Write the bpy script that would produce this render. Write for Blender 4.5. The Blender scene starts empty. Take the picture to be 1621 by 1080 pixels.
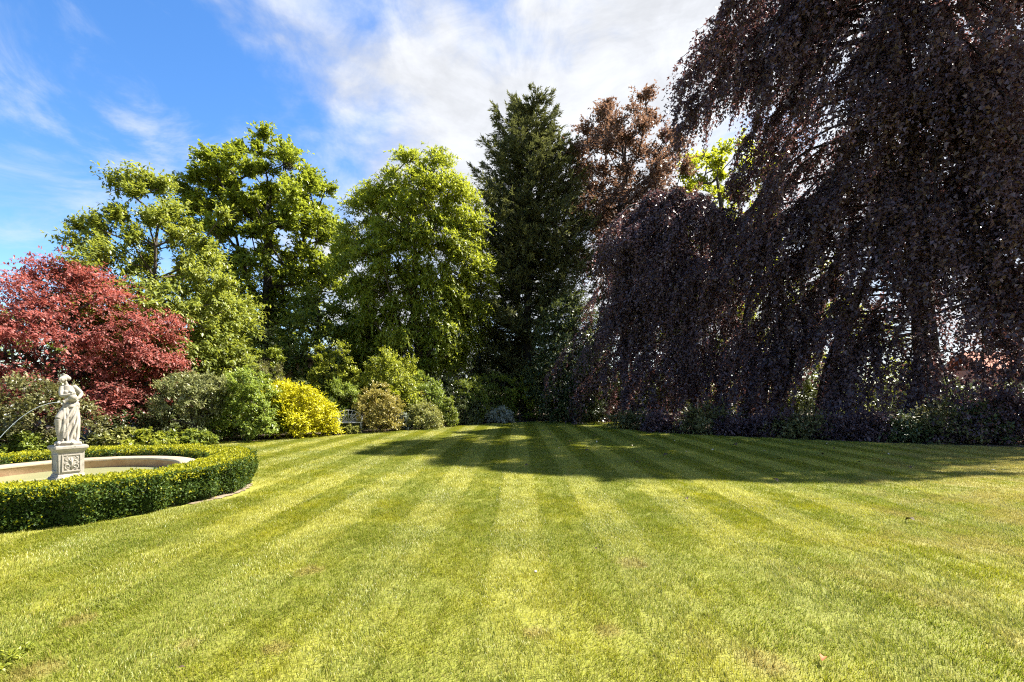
import bpy, bmesh, math
import numpy as np
from mathutils import Vector, Matrix

R = math.radians
PI = math.pi
scene = bpy.context.scene
COL = scene.collection
F, YH, CAMZ = 750.0, 624.0, 1.6        # focal length and horizon row in photo pixels, eye height

# ------------------------------------------------------------------ camera
cam_data = bpy.data.cameras.new('camera')
cam_data.sensor_width = 36.0
cam_data.lens = 36.0 * F / 1621.0
cam_data.shift_y = (YH - 540.0) / 1621.0
cam_data.clip_start = 0.05
cam_data.clip_end = 2000.0
cam = bpy.data.objects.new('camera', cam_data)
cam.location = (0, 0, CAMZ)
cam.rotation_euler = (R(90), 0, 0)
COL.objects.link(cam)
scene.camera = cam

# ------------------------------------------------------------------ sky
SUN_AZ, SUN_EL = R(65), R(51)           # azimuth clockwise from the view direction (+Y)
world = bpy.data.worlds.new('World')
scene.world = world
world.use_nodes = True
wn, wl = world.node_tree.nodes, world.node_tree.links
wn.clear()


def wnode(t, **kw):
    n = wn.new(t)
    for k, v in kw.items():
        setattr(n, k, v)
    return n


def wmath(op, a, b=None, c=None, clamp=False):
    n = wn.new('ShaderNodeMath')
    n.operation = op
    n.use_clamp = clamp
    for i, v in enumerate((a, b, c)):
        if v is None:
            continue
        if isinstance(v, (int, float)):
            n.inputs[i].default_value = v
        else:
            wl.new(v, n.inputs[i])
    return n.outputs[0]


sky = wnode('ShaderNodeTexSky', sky_type='NISHITA', sun_disc=False)
sky.sun_elevation, sky.sun_rotation = SUN_EL, SUN_AZ
sky.altitude, sky.air_density, sky.dust_density, sky.ozone_density = 50, 1.0, 0.35, 2.4
hsv = wnode('ShaderNodeHueSaturation')
hsv.inputs['Saturation'].default_value = 1.27
hsv.inputs['Value'].default_value = 0.97
hsv.inputs['Hue'].default_value = 0.505
wl.new(sky.outputs[0], hsv.inputs['Color'])
tc = wnode('ShaderNodeTexCoord')
sep = wnode('ShaderNodeSeparateXYZ')
wl.new(tc.outputs['Generated'], sep.inputs[0])
dz = wmath('MAXIMUM', wmath('ADD', sep.outputs[2], 0.06), 0.03)
pu = wmath('DIVIDE', sep.outputs[0], dz)
pv = wmath('DIVIDE', sep.outputs[1], dz)
comb = wnode('ShaderNodeCombineXYZ')
wl.new(pu, comb.inputs[0])
wl.new(pv, comb.inputs[1])


def wnoise(scale, detail, rough, dist, off, rotz=0.0, sc=(1, 1, 1)):
    m = wnode('ShaderNodeMapping')
    m.inputs['Location'].default_value = off
    m.inputs['Rotation'].default_value = (0, 0, rotz)
    m.inputs['Scale'].default_value = sc
    wl.new(tc.outputs['Generated'], m.inputs[0])
    n = wnode('ShaderNodeTexNoise')
    n.inputs['Scale'].default_value = scale
    n.inputs['Detail'].default_value = detail
    n.inputs['Roughness'].default_value = rough
    n.inputs['Distortion'].default_value = dist
    wl.new(m.outputs[0], n.inputs['Vector'])
    return n.outputs['Fac']


def wrange(v, a, b, c=0.0, d=1.0, smooth=True):
    n = wnode('ShaderNodeMapRange', interpolation_type='SMOOTHSTEP' if smooth else 'LINEAR')
    wl.new(v, n.inputs['Value'])
    for i, x in enumerate((a, b, c, d)):
        n.inputs[i + 1].default_value = x
    return n.outputs['Result']


# a bank of broken cloud whose straight edge runs away to the left of the view, thin streaks ahead of it
front = wmath('ADD', wmath('MULTIPLY_ADD', pv, 0.40, pu), -0.10)
bank = wrange(front, -0.70, 0.50)
big = wnoise(2.6, 10, 0.58, 0.25, (3.1, 1.7, 0.0), 0.0, (1, 1, 1.5))
fine = wnoise(7.5, 10, 0.60, 0.5, (7.3, 2.2, 0.4), R(20), (1.0, 1.0, 1.4))
dens = wmath('ADD', wmath('MULTIPLY', big, 0.80), wmath('MULTIPLY', fine, 0.32))
dens = wmath('ADD', dens, wmath('MULTIPLY', bank, 0.30))
cover = wrange(dens, 0.60, 0.90)
wisp = wnoise(3.2, 10, 0.62, 0.8, (1.3, 5.9, 0.0), R(25), (1.0, 1.0, 2.2))
wispf = wrange(wisp, 0.47, 0.74, 0.0, 0.6)
cover = wmath('MAXIMUM', cover, wispf)
cover = wmath('MULTIPLY', cover, wrange(sep.outputs[2], 0.0, 0.05))
shade = wrange(wmath('ADD', wmath('MULTIPLY', fine, .5), wmath('MULTIPLY', wisp, .5)), 0.36, 0.62, 0.80, 1.08)
cloud = wnode('ShaderNodeVectorMath', operation='SCALE')
cloud.inputs[0].default_value = (3.15, 3.25, 3.45)
wl.new(shade, cloud.inputs['Scale'])
mix = wnode('ShaderNodeMix', data_type='RGBA')
wl.new(cover, mix.inputs['Factor'])
wl.new(hsv.outputs[0], mix.inputs['A'])
wl.new(cloud.outputs[0], mix.inputs['B'])
bg = wnode('ShaderNodeBackground')
bg.inputs['Strength'].default_value = 0.051
wl.new(mix.outputs['Result'], bg.inputs['Color'])
wo = wnode('ShaderNodeOutputWorld')
wl.new(bg.outputs[0], wo.inputs['Surface'])

# ------------------------------------------------------------------ sun and exposure
sd = bpy.data.lights.new('sun', 'SUN')
sd.energy = 3.55
sd.angle = R(0.55)
sd.color = (1.0, 0.945, 0.85)
sun = bpy.data.objects.new('sun', sd)
to_sun = Vector((math.sin(SUN_AZ) * math.cos(SUN_EL), math.cos(SUN_AZ) * math.cos(SUN_EL), math.sin(SUN_EL)))
sun.rotation_euler = to_sun.to_track_quat('Z', 'Y').to_euler()
sun.location = (20, 10, 30)
COL.objects.link(sun)
scene.view_settings.view_transform = 'Standard'
scene.view_settings.look = 'None'
scene.view_settings.gamma = 1.0
scene.view_settings.use_curve_mapping = False
scene.view_settings.exposure = 2.55
cy = scene.cycles
cy.max_bounces = 7
cy.diffuse_bounces = 4
cy.glossy_bounces = 2
cy.transmission_bounces = 4
cy.transparent_max_bounces = 4
cy.caustics_reflective = False
cy.caustics_refractive = False
cy.sample_clamp_indirect = 4.0
cy.pixel_filter_type = 'BLACKMAN_HARRIS'
cy.filter_width = 1.15
cy.use_denoising = False
cy.denoiser = 'OPENIMAGEDENOISE'
cy.denoising_input_passes = 'RGB_ALBEDO_NORMAL'


# ------------------------------------------------------------------ small helpers
def gp(x, y, z=0.0):
    """photo pixel of a point at height z above the lawn -> world"""
    d = F * (CAMZ - z) / (y - YH)
    return np.array([(x - 810.5) * d / F, d, z])


def px(x, d):
    return (x - 810.5) * d / F


def pz(y, d):
    return CAMZ + (YH - y) * d / F


def unit(v):
    return v / np.maximum(np.linalg.norm(v, axis=-1, keepdims=True), 1e-9)


def runit(rng, n):
    return unit(rng.normal(size=(n, 3)))


def mesh_from(name, V, Fc, attrs=None, smooth=False):
    """V (n,3); Fc (m,k) equal-sided faces"""
    me = bpy.data.meshes.new(name)
    V = np.ascontiguousarray(V, dtype=np.float32)
    Fc = np.ascontiguousarray(Fc, dtype=np.int32)
    k = Fc.shape[1]
    me.vertices.add(len(V))
    me.vertices.foreach_set('co', V.ravel())
    me.loops.add(Fc.size)
    me.loops.foreach_set('vertex_index', Fc.ravel())
    me.polygons.add(len(Fc))
    me.polygons.foreach_set('loop_start', np.arange(0, Fc.size, k, dtype=np.int32))
    if smooth:
        me.polygons.foreach_set('use_smooth', np.ones(len(Fc), dtype=bool))
    for an, arr in (attrs or {}).items():
        a = me.attributes.new(an, 'FLOAT', 'POINT')
        a.data.foreach_set('value', np.ascontiguousarray(arr, dtype=np.float32))
    me.update(calc_edges=True)
    return me


def link(name, me, mat, parent=None, loc=None, rotz=0.0):
    o = bpy.data.objects.new(name, me)
    if mat is not None and me is not None:
        me.materials.clear()
        me.materials.append(mat)
    COL.objects.link(o)
    if loc is not None:
        o.location = loc
    o.rotation_euler = (0, 0, rotz)
    if parent is not None:
        o.parent = parent
    return o


def tag(o, label, cat, group=None):
    o['label'] = label
    o['category'] = cat
    if group:
        o['group'] = group
    return o


def structure(o):
    o['kind'] = 'structure'
    return o


def empty(name, loc, rotz=0.0):
    o = bpy.data.objects.new(name, None)
    o.empty_display_size = 0.3
    o.location = loc
    o.rotation_euler = (0, 0, rotz)
    COL.objects.link(o)
    return o


# ------------------------------------------------------------------ materials
def new_mat(name):
    m = bpy.data.materials.new(name)
    m.use_nodes = True
    nt = m.node_tree
    nt.nodes.clear()
    return m, nt.nodes, nt.links


def nd(nodes, t, **kw):
    n = nodes.new(t)
    for k, v in kw.items():
        setattr(n, k, v)
    return n


def mixc(nodes, links, fac, a, b):
    n = nodes.new('ShaderNodeMix')
    n.data_type = 'RGBA'
    for key, v in (('Factor', fac), ('A', a), ('B', b)):
        if isinstance(v, (int, float)):
            n.inputs[key].default_value = v
        elif isinstance(v, tuple):
            n.inputs[key].default_value = (*v, 1.0) if len(v) == 3 else v
        else:
            links.new(v, n.inputs[key])
    return n.outputs['Result']


def noise(nodes, links, vec, scale, detail=4, rough=0.55, dist=0.0):
    n = nodes.new('ShaderNodeTexNoise')
    n.inputs['Scale'].default_value = scale
    n.inputs['Detail'].default_value = detail
    n.inputs['Roughness'].default_value = rough
    n.inputs['Distortion'].default_value = dist
    if vec is not None:
        links.new(vec, n.inputs['Vector'])
    return n.outputs['Fac']


def mrange(nodes, links, v, a, b, c=0.0, d=1.0):
    n = nodes.new('ShaderNodeMapRange')
    n.interpolation_type = 'SMOOTHSTEP'
    links.new(v, n.inputs['Value'])
    for i, x in enumerate((a, b, c, d)):
        n.inputs[i + 1].default_value = x
    return n.outputs['Result']


def leaf_mat(name, dark, mid, light, trans, tfac=0.4, rough=0.45, spec=0.4, nscale=0.8):
    """leaf: three natural leaf colours picked by the leaf's own random tint, thin enough to let light through"""
    m, n, l = new_mat(name)
    at = nd(n, 'ShaderNodeAttribute', attribute_name='tint')
    geo = nd(n, 'ShaderNodeNewGeometry')
    ns = noise(n, l, geo.outputs['Position'], nscale, 3)
    add = nd(n, 'ShaderNodeMath', operation='MULTIPLY_ADD')
    l.new(ns, add.inputs[0])
    add.inputs[1].default_value = 0.7
    l.new(at.outputs['Fac'], add.inputs[2])
    sub = nd(n, 'ShaderNodeMath', operation='SUBTRACT', use_clamp=True)
    l.new(add.outputs[0], sub.inputs[0])
    sub.inputs[1].default_value = 0.35
    ramp = nd(n, 'ShaderNodeValToRGB')
    e = ramp.color_ramp.elements
    e[0].color, e[1].color = (*dark, 1), (*light, 1)
    e[0].position, e[1].position = 0.05, 0.97
    mm = e.new(0.5)
    mm.color = (*mid, 1)
    l.new(sub.outputs[0], ramp.inputs[0])
    p = nd(n, 'ShaderNodeBsdfPrincipled')
    l.new(ramp.outputs[0], p.inputs['Base Color'])
    p.inputs['Roughness'].default_value = rough
    p.inputs['Specular IOR Level'].default_value = spec
    t = nd(n, 'ShaderNodeBsdfTranslucent')
    tcol = mixc(n, l, 0.55, ramp.outputs[0], trans)
    l.new(tcol, t.inputs['Color'])
    ms = nd(n, 'ShaderNodeMixShader')
    ms.inputs[0].default_value = tfac
    l.new(p.outputs[0], ms.inputs[1])
    l.new(t.outputs[0], ms.inputs[2])
    out = nd(n, 'ShaderNodeOutputMaterial')
    l.new(ms.outputs[0], out.inputs[0])
    return m


def solid_mat(name, c1, c2, scale=4.0, rough=0.85, bump=0.3, bscale=30.0, c3=None, spec=0.3, bdist=0.01):
    m, n, l = new_mat(name)
    tcn = nd(n, 'ShaderNodeTexCoord')
    a = noise(n, l, tcn.outputs['Object'], scale, 6, 0.6)
    col = mixc(n, l, mrange(n, l, a, 0.35, 0.65), c1, c2)
    if c3 is not None:
        b = noise(n, l, tcn.outputs['Object'], scale * 2.7, 5, 0.65)
        col = mixc(n, l, mrange(n, l, b, 0.55, 0.72), col, c3)
    p = nd(n, 'ShaderNodeBsdfPrincipled')
    l.new(col, p.inputs['Base Color'])
    p.inputs['Roughness'].default_value = rough
    p.inputs['Specular IOR Level'].default_value = spec
    if bump:
        bn = nd(n, 'ShaderNodeBump')
        bn.inputs['Strength'].default_value = bump
        bn.inputs['Distance'].default_value = bdist
        l.new(noise(n, l, tcn.outputs['Object'], bscale, 6, 0.65), bn.inputs['Height'])
        l.new(bn.outputs[0], p.inputs['Normal'])
    out = nd(n, 'ShaderNodeOutputMaterial')
    l.new(p.outputs[0], out.inputs[0])
    return m


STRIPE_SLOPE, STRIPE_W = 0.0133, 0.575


def grass_mat(name, blade):
    """lawn: mown to and fro, so alternate bands lie the other way, their light and dark painted into the colour; dry and bare patches"""
    m, n, l = new_mat(name)
    geo = nd(n, 'ShaderNodeNewGeometry')
    s = nd(n, 'ShaderNodeSeparateXYZ')
    l.new(geo.outputs['Position'], s.inputs[0])

    def M(op, a, b=None, c=None):
        q = n.new('ShaderNodeMath')
        q.operation = op
        for i, v in enumerate((a, b, c)):
            if v is None:
                continue
            if isinstance(v, (int, float)):
                q.inputs[i].default_value = v
            else:
                l.new(v, q.inputs[i])
        return q.outputs[0]
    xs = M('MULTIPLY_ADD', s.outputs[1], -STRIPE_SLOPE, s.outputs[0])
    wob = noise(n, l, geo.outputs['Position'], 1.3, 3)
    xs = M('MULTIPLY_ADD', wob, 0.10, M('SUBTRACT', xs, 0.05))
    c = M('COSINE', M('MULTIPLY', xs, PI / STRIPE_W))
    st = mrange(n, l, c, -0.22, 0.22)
    view_fade = mrange(n, l, s.outputs[1], 2.6, 7.0, 0.22, 0.92)  # painted stripe light weakens close to the camera, as with a steeper view
    st = M('ADD', M('MULTIPLY', M('SUBTRACT', st, .45), view_fade), .45)
    big = noise(n, l, geo.outputs['Position'], 0.42, 5, 0.6)
    mid = noise(n, l, geo.outputs['Position'], 1.9, 4, 0.6)
    col = mixc(n, l, st, (0.178, 0.198, 0.005), (0.43, 0.415, 0.066))  # lighter and darker look of the leaning blades, painted as stripe colours
    col = mixc(n, l, mrange(n, l, mid, 0.42, 0.70, 0.0, 0.75), col, (0.33, 0.315, 0.006))
    col = mixc(n, l, mrange(n, l, big, 0.40, 0.60, 0.60, 0.0), col, (0.150, 0.195, 0.024))
    # dry ground towards the right foreground, straw coloured
    dryx = M('MULTIPLY_ADD', s.outputs[0], 0.055, M('MULTIPLY', s.outputs[1], -0.035))
    dn = noise(n, l, geo.outputs['Position'], 1.1, 6, 0.68, 0.3)
    dry = mrange(n, l, M('ADD', dn, dryx), 0.50, 0.78, 0.0, 0.72)
    col = mixc(n, l, dry, col, (0.36, 0.285, 0.085))
    # the few worn brown spots, where they lie on the lawn
    spot = None
    for (qx, qy, r) in ((490, 905, .16), (441, 1028, .12), (128, 985, .13), (1000, 893, .22), (1205, 1050, .2), (960, 1000, .14),
                        (300, 1022, .1), (848, 1005, .12), (60, 1065, .16)):
        w = gp(qx, qy)
        dv = nd(n, 'ShaderNodeVectorMath', operation='DISTANCE')
        cbn = nd(n, 'ShaderNodeCombineXYZ')
        l.new(s.outputs[0], cbn.inputs[0])
        l.new(s.outputs[1], cbn.inputs[1])
        l.new(cbn.outputs[0], dv.inputs[0])
        dv.inputs[1].default_value = (w[0], w[1], 0)
        dd = M('DIVIDE', dv.outputs['Value'], r)
        spot = dd if spot is None else M('MINIMUM', spot, dd)
    sn = noise(n, l, geo.outputs['Position'], 9.0, 4, 0.7)
    spotf = mrange(n, l, M('MULTIPLY_ADD', sn, 1.8, spot), 1.25, 1.9, 0.55, 0.0)
    col = mixc(n, l, spotf, col, (0.30, 0.20, 0.075))
    p = nd(n, 'ShaderNodeBsdfPrincipled')
    p.inputs['Roughness'].default_value = 0.42
    p.inputs['Specular IOR Level'].default_value = 0.35
    out = nd(n, 'ShaderNodeOutputMaterial')
    if blade:
        at = nd(n, 'ShaderNodeAttribute', attribute_name='tint')
        col = mixc(n, l, mrange(n, l, at.outputs['Fac'], 0.80, 0.97, 0.0, 0.85), col, (0.40, 0.34, 0.10))
        col = mixc(n, l, mrange(n, l, at.outputs['Fac'], 0.0, 0.45, 0.45, 0.0), col, (0.075, 0.125, 0.012))
        l.new(col, p.inputs['Base Color'])
        t = nd(n, 'ShaderNodeBsdfTranslucent')
        l.new(col, t.inputs['Color'])
        ms = nd(n, 'ShaderNodeMixShader')
        ms.inputs[0].default_value = 0.42
        l.new(p.outputs[0], ms.inputs[1])
        l.new(t.outputs[0], ms.inputs[2])
        l.new(ms.outputs[0], out.inputs[0])
    else:
        col = mixc(n, l, mrange(n, l, noise(n, l, geo.outputs['Position'], 60, 3), .3, .7, .45, .95), col, (0.10, 0.10, 0.015))
        l.new(col, p.inputs['Base Color'])
        p.inputs['Roughness'].default_value = 0.9
        l.new(p.outputs[0], out.inputs[0])
    return m


M_BARK = solid_mat('bark', (0.045, 0.034, 0.026), (0.10, 0.082, 0.062), 5, 0.9, 0.8, 24, bdist=0.03)
M_BARK_DARK = solid_mat('bark_dark', (0.022, 0.018, 0.015), (0.045, 0.038, 0.032), 5, 0.9, 0.8, 24, bdist=0.03)
M_SOIL = solid_mat('soil', (0.050, 0.036, 0.024), (0.095, 0.070, 0.046), 3, 0.95, 0.8, 14, bdist=0.04)
M_DRYSOIL = solid_mat('dry_soil', (0.15, 0.115, 0.075), (0.24, 0.19, 0.13), 9, 0.95, 0.9, 40, c3=(0.07, 0.055, 0.03))
M_STONE = solid_mat('carved_stone', (0.26, 0.235, 0.195), (0.34, 0.31, 0.265), 7, 0.85, 0.22, 60, c3=(0.165, 0.15, 0.12))
M_RIM = solid_mat('rim_stone', (0.27, 0.215, 0.14), (0.33, 0.275, 0.195), 3, 0.8, 0.35, 45, c3=(0.25, 0.17, 0.11))
M_RIM_IN = solid_mat('rim_inner_face', (0.30, 0.18, 0.11), (0.38, 0.255, 0.165), 5, 0.85, 0.3, 45, c3=(0.23, 0.14, 0.09))
M_BASIN = solid_mat('basin_floor', (0.36, 0.37, 0.20), (0.44, 0.44, 0.27), 3, 0.7, 0.0)
M_IRON = solid_mat('painted_iron', (0.42, 0.41, 0.37), (0.55, 0.54, 0.50), 12, 0.5, 0.2, 60)
M_RENDER = solid_mat('pink_render', (0.52, 0.36, 0.25), (0.60, 0.44, 0.32), 2, 0.9, 0.3, 40)
M_TILE = solid_mat('clay_tile', (0.07, 0.045, 0.035), (0.13, 0.075, 0.055), 6, 0.85, 0.4, 20)
M_REDTILE = solid_mat('red_clay_tile', (0.28, 0.09, 0.05), (0.38, 0.14, 0.08), 6, 0.85, 0.4, 20)
M_BRICK = solid_mat('red_brick', (0.32, 0.14, 0.09), (0.42, 0.20, 0.13), 9, 0.9, 0.3, 40)
M_DARKWOOD = solid_mat('dark_wood', (0.03, 0.02, 0.015), (0.06, 0.04, 0.03), 8, 0.7, 0.3, 40)
M_GLASSY = solid_mat('window_glass', (0.03, 0.035, 0.04), (0.05, 0.055, 0.06), 2, 0.08, 0.0, spec=0.6)
M_WHITE = solid_mat('white_paint', (0.72, 0.72, 0.70), (0.80, 0.80, 0.78), 8, 0.5, 0.0)
M_LITTER = solid_mat('dry_dark_leaf', (0.035, 0.022, 0.014), (0.09, 0.055, 0.03), 30, 0.7, 0.0)
M_LITTER_PALE = solid_mat('dry_pale_leaf', (0.45, 0.36, 0.24), (0.60, 0.52, 0.40), 30, 0.7, 0.0)
M_LITTER_RUST = solid_mat('dry_rust_leaf', (0.33, 0.085, 0.025), (0.45, 0.15, 0.05), 30, 0.7, 0.0)
M_FEATHER = solid_mat('feather', (0.75, 0.75, 0.74), (0.85, 0.85, 0.84), 30, 0.7, 0.0)

wm, n_, l_ = new_mat('pool_water')
pw = nd(n_, 'ShaderNodeBsdfPrincipled')
pw.inputs['Base Color'].default_value = (0.24, 0.25, 0.13, 1)
pw.inputs['Roughness'].default_value = 0.06
pw.inputs['IOR'].default_value = 1.33
tcw = nd(n_, 'ShaderNodeTexCoord')
bw = nd(n_, 'ShaderNodeBump')
bw.inputs['Strength'].default_value = 0.25
bw.inputs['Distance'].default_value = 0.02
l_.new(noise(n_, l_, tcw.outputs['Object'], 7, 3), bw.inputs['Height'])
l_.new(bw.outputs[0], pw.inputs['Normal'])
ow = nd(n_, 'ShaderNodeOutputMaterial')
l_.new(pw.outputs[0], ow.inputs[0])
M_WATER = wm
wm, n_, l_ = new_mat('water_jet')
gl = nd(n_, 'ShaderNodeBsdfPrincipled')
gl.inputs['Base Color'].default_value = (0.80, 0.88, 0.92, 1)
gl.inputs['Roughness'].default_value = 0.15
gl.inputs['Transmission Weight'].default_value = 0.55
gl.inputs['IOR'].default_value = 1.33
og = nd(n_, 'ShaderNodeOutputMaterial')
l_.new(gl.outputs[0], og.inputs[0])
M_JET = wm

LM = {}
LM['beech'] = leaf_mat('copper_beech_leaf', (0.050, 0.033, 0.039), (0.10, 0.066, 0.076), (0.18, 0.112, 0.114), (0.26, 0.105, 0.08), 0.30, 0.42, 0.5)
LM['copper'] = leaf_mat('copper_maple_leaf', (0.080, 0.050, 0.038), (0.155, 0.098, 0.072), (0.25, 0.165, 0.12), (0.32, 0.16, 0.08), 0.36, 0.42, 0.5)
LM['sycamore'] = leaf_mat('sycamore_leaf', (0.09, 0.13, 0.016), (0.18, 0.23, 0.024), (0.28, 0.32, 0.04), (0.43, 0.47, 0.03), 0.42)
LM['walnut'] = leaf_mat('ash_leaf', (0.105, 0.150, 0.020), (0.215, 0.260, 0.032), (0.34, 0.365, 0.05), (0.50, 0.53, 0.03), 0.44)
LM['cherry'] = leaf_mat('cherry_leaf', (0.10, 0.135, 0.024), (0.195, 0.235, 0.04), (0.31, 0.325, 0.07), (0.44, 0.46, 0.04), 0.40)
LM['lime'] = leaf_mat('lime_leaf', (0.15, 0.19, 0.012), (0.25, 0.29, 0.016), (0.36, 0.39, 0.03), (0.50, 0.52, 0.02), 0.5)
LM['maple'] = leaf_mat('red_maple_leaf', (0.14, 0.068, 0.045), (0.30, 0.095, 0.082), (0.46, 0.18, 0.15), (0.50, 0.11, 0.075), 0.42, 0.5, 0.35, 2.2)
LM['conifer'] = leaf_mat('conifer_spray', (0.052, 0.064, 0.030), (0.108, 0.120, 0.050), (0.19, 0.19, 0.076), (0.22, 0.23, 0.05), 0.2, 0.55, 0.35)
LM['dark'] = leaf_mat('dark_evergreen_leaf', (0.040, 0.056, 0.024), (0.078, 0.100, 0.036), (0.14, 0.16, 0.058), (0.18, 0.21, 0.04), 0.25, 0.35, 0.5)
LM['green'] = leaf_mat('green_leaf', (0.080, 0.115, 0.020), (0.155, 0.200, 0.032), (0.25, 0.285, 0.05), (0.38, 0.42, 0.03), 0.36)
LM['viburnum'] = leaf_mat('viburnum_leaf', (0.085, 0.125, 0.022), (0.19, 0.25, 0.038), (0.33, 0.385, 0.07), (0.38, 0.45, 0.04), 0.36)
LM['gold'] = leaf_mat('golden_leaf', (0.33, 0.315, 0.008), (0.52, 0.49, 0.012), (0.63, 0.60, 0.03), (0.58, 0.53, 0.010), 0.36)
LM['yellowgreen'] = leaf_mat('yellow_green_leaf', (0.115, 0.15, 0.018), (0.25, 0.28, 0.034), (0.42, 0.43, 0.06), (0.46, 0.48, 0.035), 0.4)
LM['buff'] = leaf_mat('buff_variegated_leaf', (0.13, 0.12, 0.028), (0.30, 0.255, 0.06), (0.50, 0.43, 0.13), (0.40, 0.33, 0.06), 0.34)
LM['variegated'] = leaf_mat('cream_variegated_leaf', (0.07, 0.09, 0.020), (0.21, 0.22, 0.055), (0.46, 0.43, 0.14), (0.33, 0.33, 0.06), 0.34)
LM['olive'] = leaf_mat('olive_leaf', (0.050, 0.055, 0.020), (0.125, 0.125, 0.042), (0.26, 0.24, 0.10), (0.22, 0.21, 0.05), 0.3)
LM['silver'] = leaf_mat('silver_leaf', (0.17, 0.19, 0.15), (0.32, 0.35, 0.28), (0.50, 0.52, 0.44), (0.2, 0.23, 0.15), 0.2)
LM['grey'] = leaf_mat('grey_green_leaf', (0.095, 0.115, 0.045), (0.22, 0.235, 0.09), (0.42, 0.41, 0.19), (0.33, 0.34, 0.10), 0.3)
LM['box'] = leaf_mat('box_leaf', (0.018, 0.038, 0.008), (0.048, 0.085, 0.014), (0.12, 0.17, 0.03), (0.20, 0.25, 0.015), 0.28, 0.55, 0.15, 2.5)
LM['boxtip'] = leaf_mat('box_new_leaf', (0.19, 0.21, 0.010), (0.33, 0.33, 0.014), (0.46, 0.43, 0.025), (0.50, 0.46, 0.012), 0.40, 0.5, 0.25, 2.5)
LM['petal'] = leaf_mat('cream_petal', (0.62, 0.60, 0.50), (0.74, 0.72, 0.62), (0.82, 0.80, 0.72), (0.7, 0.68, 0.55), 0.3)
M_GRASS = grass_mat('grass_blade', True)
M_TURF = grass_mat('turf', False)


# ------------------------------------------------------------------ foliage tools
def leaves(name, P, D, N, L, W, tint, fold=0.12, droop=0.0, tri=False):
    """one folded, pointed leaf (two faces) per row"""
    n = len(P)
    D = unit(D)
    S = unit(np.cross(D, N))
    Nn = np.cross(S, D)
    L = np.broadcast_to(L, n)[:, None]
    W = np.broadcast_to(W, n)[:, None]
    if tri:                             # far foliage, a couple of pixels per leaf: one face each
        a = P + S * W * 0.5 + D * L * .25
        V = np.stack([P - S * W * .5, a, P + D * L + Nn * W * fold], 1).reshape(-1, 3)
        return mesh_from(name, V, np.arange(n * 3, dtype=np.int32).reshape(-1, 3), {'tint': np.repeat(np.clip(tint, 0, 1), 3)})
    mid = P + D * L * 0.45
    tip = P + D * L - np.array([0, 0, 1.0]) * (droop * L)
    a = mid + S * W * 0.5 + Nn * W * fold
    b = mid - S * W * 0.5 + Nn * W * fold
    V = np.stack([P, a, tip, b], 1).reshape(-1, 3)
    i = np.arange(n, dtype=np.int32)[:, None] * 4
    Fc = np.concatenate([i + np.array([0, 1, 2]), i + np.array([0, 2, 3])], 1).reshape(-1, 3)
    return mesh_from(name, V, Fc, {'tint': np.repeat(np.clip(tint, 0, 1), 4)})


def twig_leaves(rng, C, Rr, hub, twigs, K, up=0.25, out=0.8, droop=0.25, leaf_droop=0.3, flat=0.8, startf=0.35, squash=0.8, order=None):
    """leaves strung along twigs that spray out of each clump; returns P, D, N, tint arrays"""
    m = len(C)
    idx = np.repeat(np.arange(m), twigs)
    n = len(idx)
    o = unit(C[idx] - hub)
    st = C[idx] + runit(rng, n) * (Rr[idx] * startf * rng.random(n) ** 0.5)[:, None]
    d = runit(rng, n) * 0.95 + o * out
    d[:, 2] = d[:, 2] * squash + up
    d = unit(d)
    ln = Rr[idx] * rng.uniform(0.55, 1.12, n)
    s = (np.linspace(0.12, 1.0, K)[None, :] + rng.uniform(-0.06, 0.06, (n, K)))
    pos = st[:, None, :] + d[:, None, :] * (ln[:, None] * s)[..., None]
    pos[..., 2] -= droop * ln[:, None] * s ** 2
    P = pos.reshape(-1, 3)
    td = np.repeat(d, K, 0)
    r = runit(rng, n * K)
    D = td * 0.55 + r * 0.85
    D[:, 2] -= leaf_droop
    N = runit(rng, n * K) * (1 - flat) + np.array([0, 0, 1.0]) * flat + np.repeat(o, K, 0) * 0.25
    ct = rng.uniform(0.30, 0.62, m)
    tint = np.repeat(ct[idx], K) + rng.normal(0, 0.17, n * K)
    return P, D, N, tint


def tubes(segs, sides=7):
    """segs: list of (p0, r0, p1, r1) tapered frusta -> V, F"""
    p0 = np.array([s[0] for s in segs]); p1 = np.array([s[2] for s in segs])
    r0 = np.array([s[1] for s in segs]); r1 = np.array([s[3] for s in segs])
    d = unit(p1 - p0)
    ref = np.where(np.abs(d[:, 2:3]) > 0.9, np.array([[1.0, 0, 0]]), np.array([[0, 0, 1.0]]))
    u = unit(np.cross(d, ref)); v = np.cross(d, u)
    a = np.arange(sides) * 2 * PI / sides
    ring = u[:, None, :] * np.cos(a)[None, :, None] + v[:, None, :] * np.sin(a)[None, :, None]
    e = d * (r0 * 0.15)[:, None]
    A = (p0 - e)[:, None, :] + ring * r0[:, None, None]
    B = (p1 + d * (r1 * 0.15)[:, None])[:, None, :] + ring * r1[:, None, None]
    V = np.concatenate([A, B], 1).reshape(-1, 3)
    n = len(segs)
    base = np.arange(n)[:, None] * 2 * sides
    k = np.arange(sides); k2 = (k + 1) % sides
    Fc = np.stack([k, k2, k2 + sides, k + sides], 1)
    return V, (base[:, :, None] + Fc[None]).reshape(-1, 4)


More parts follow.
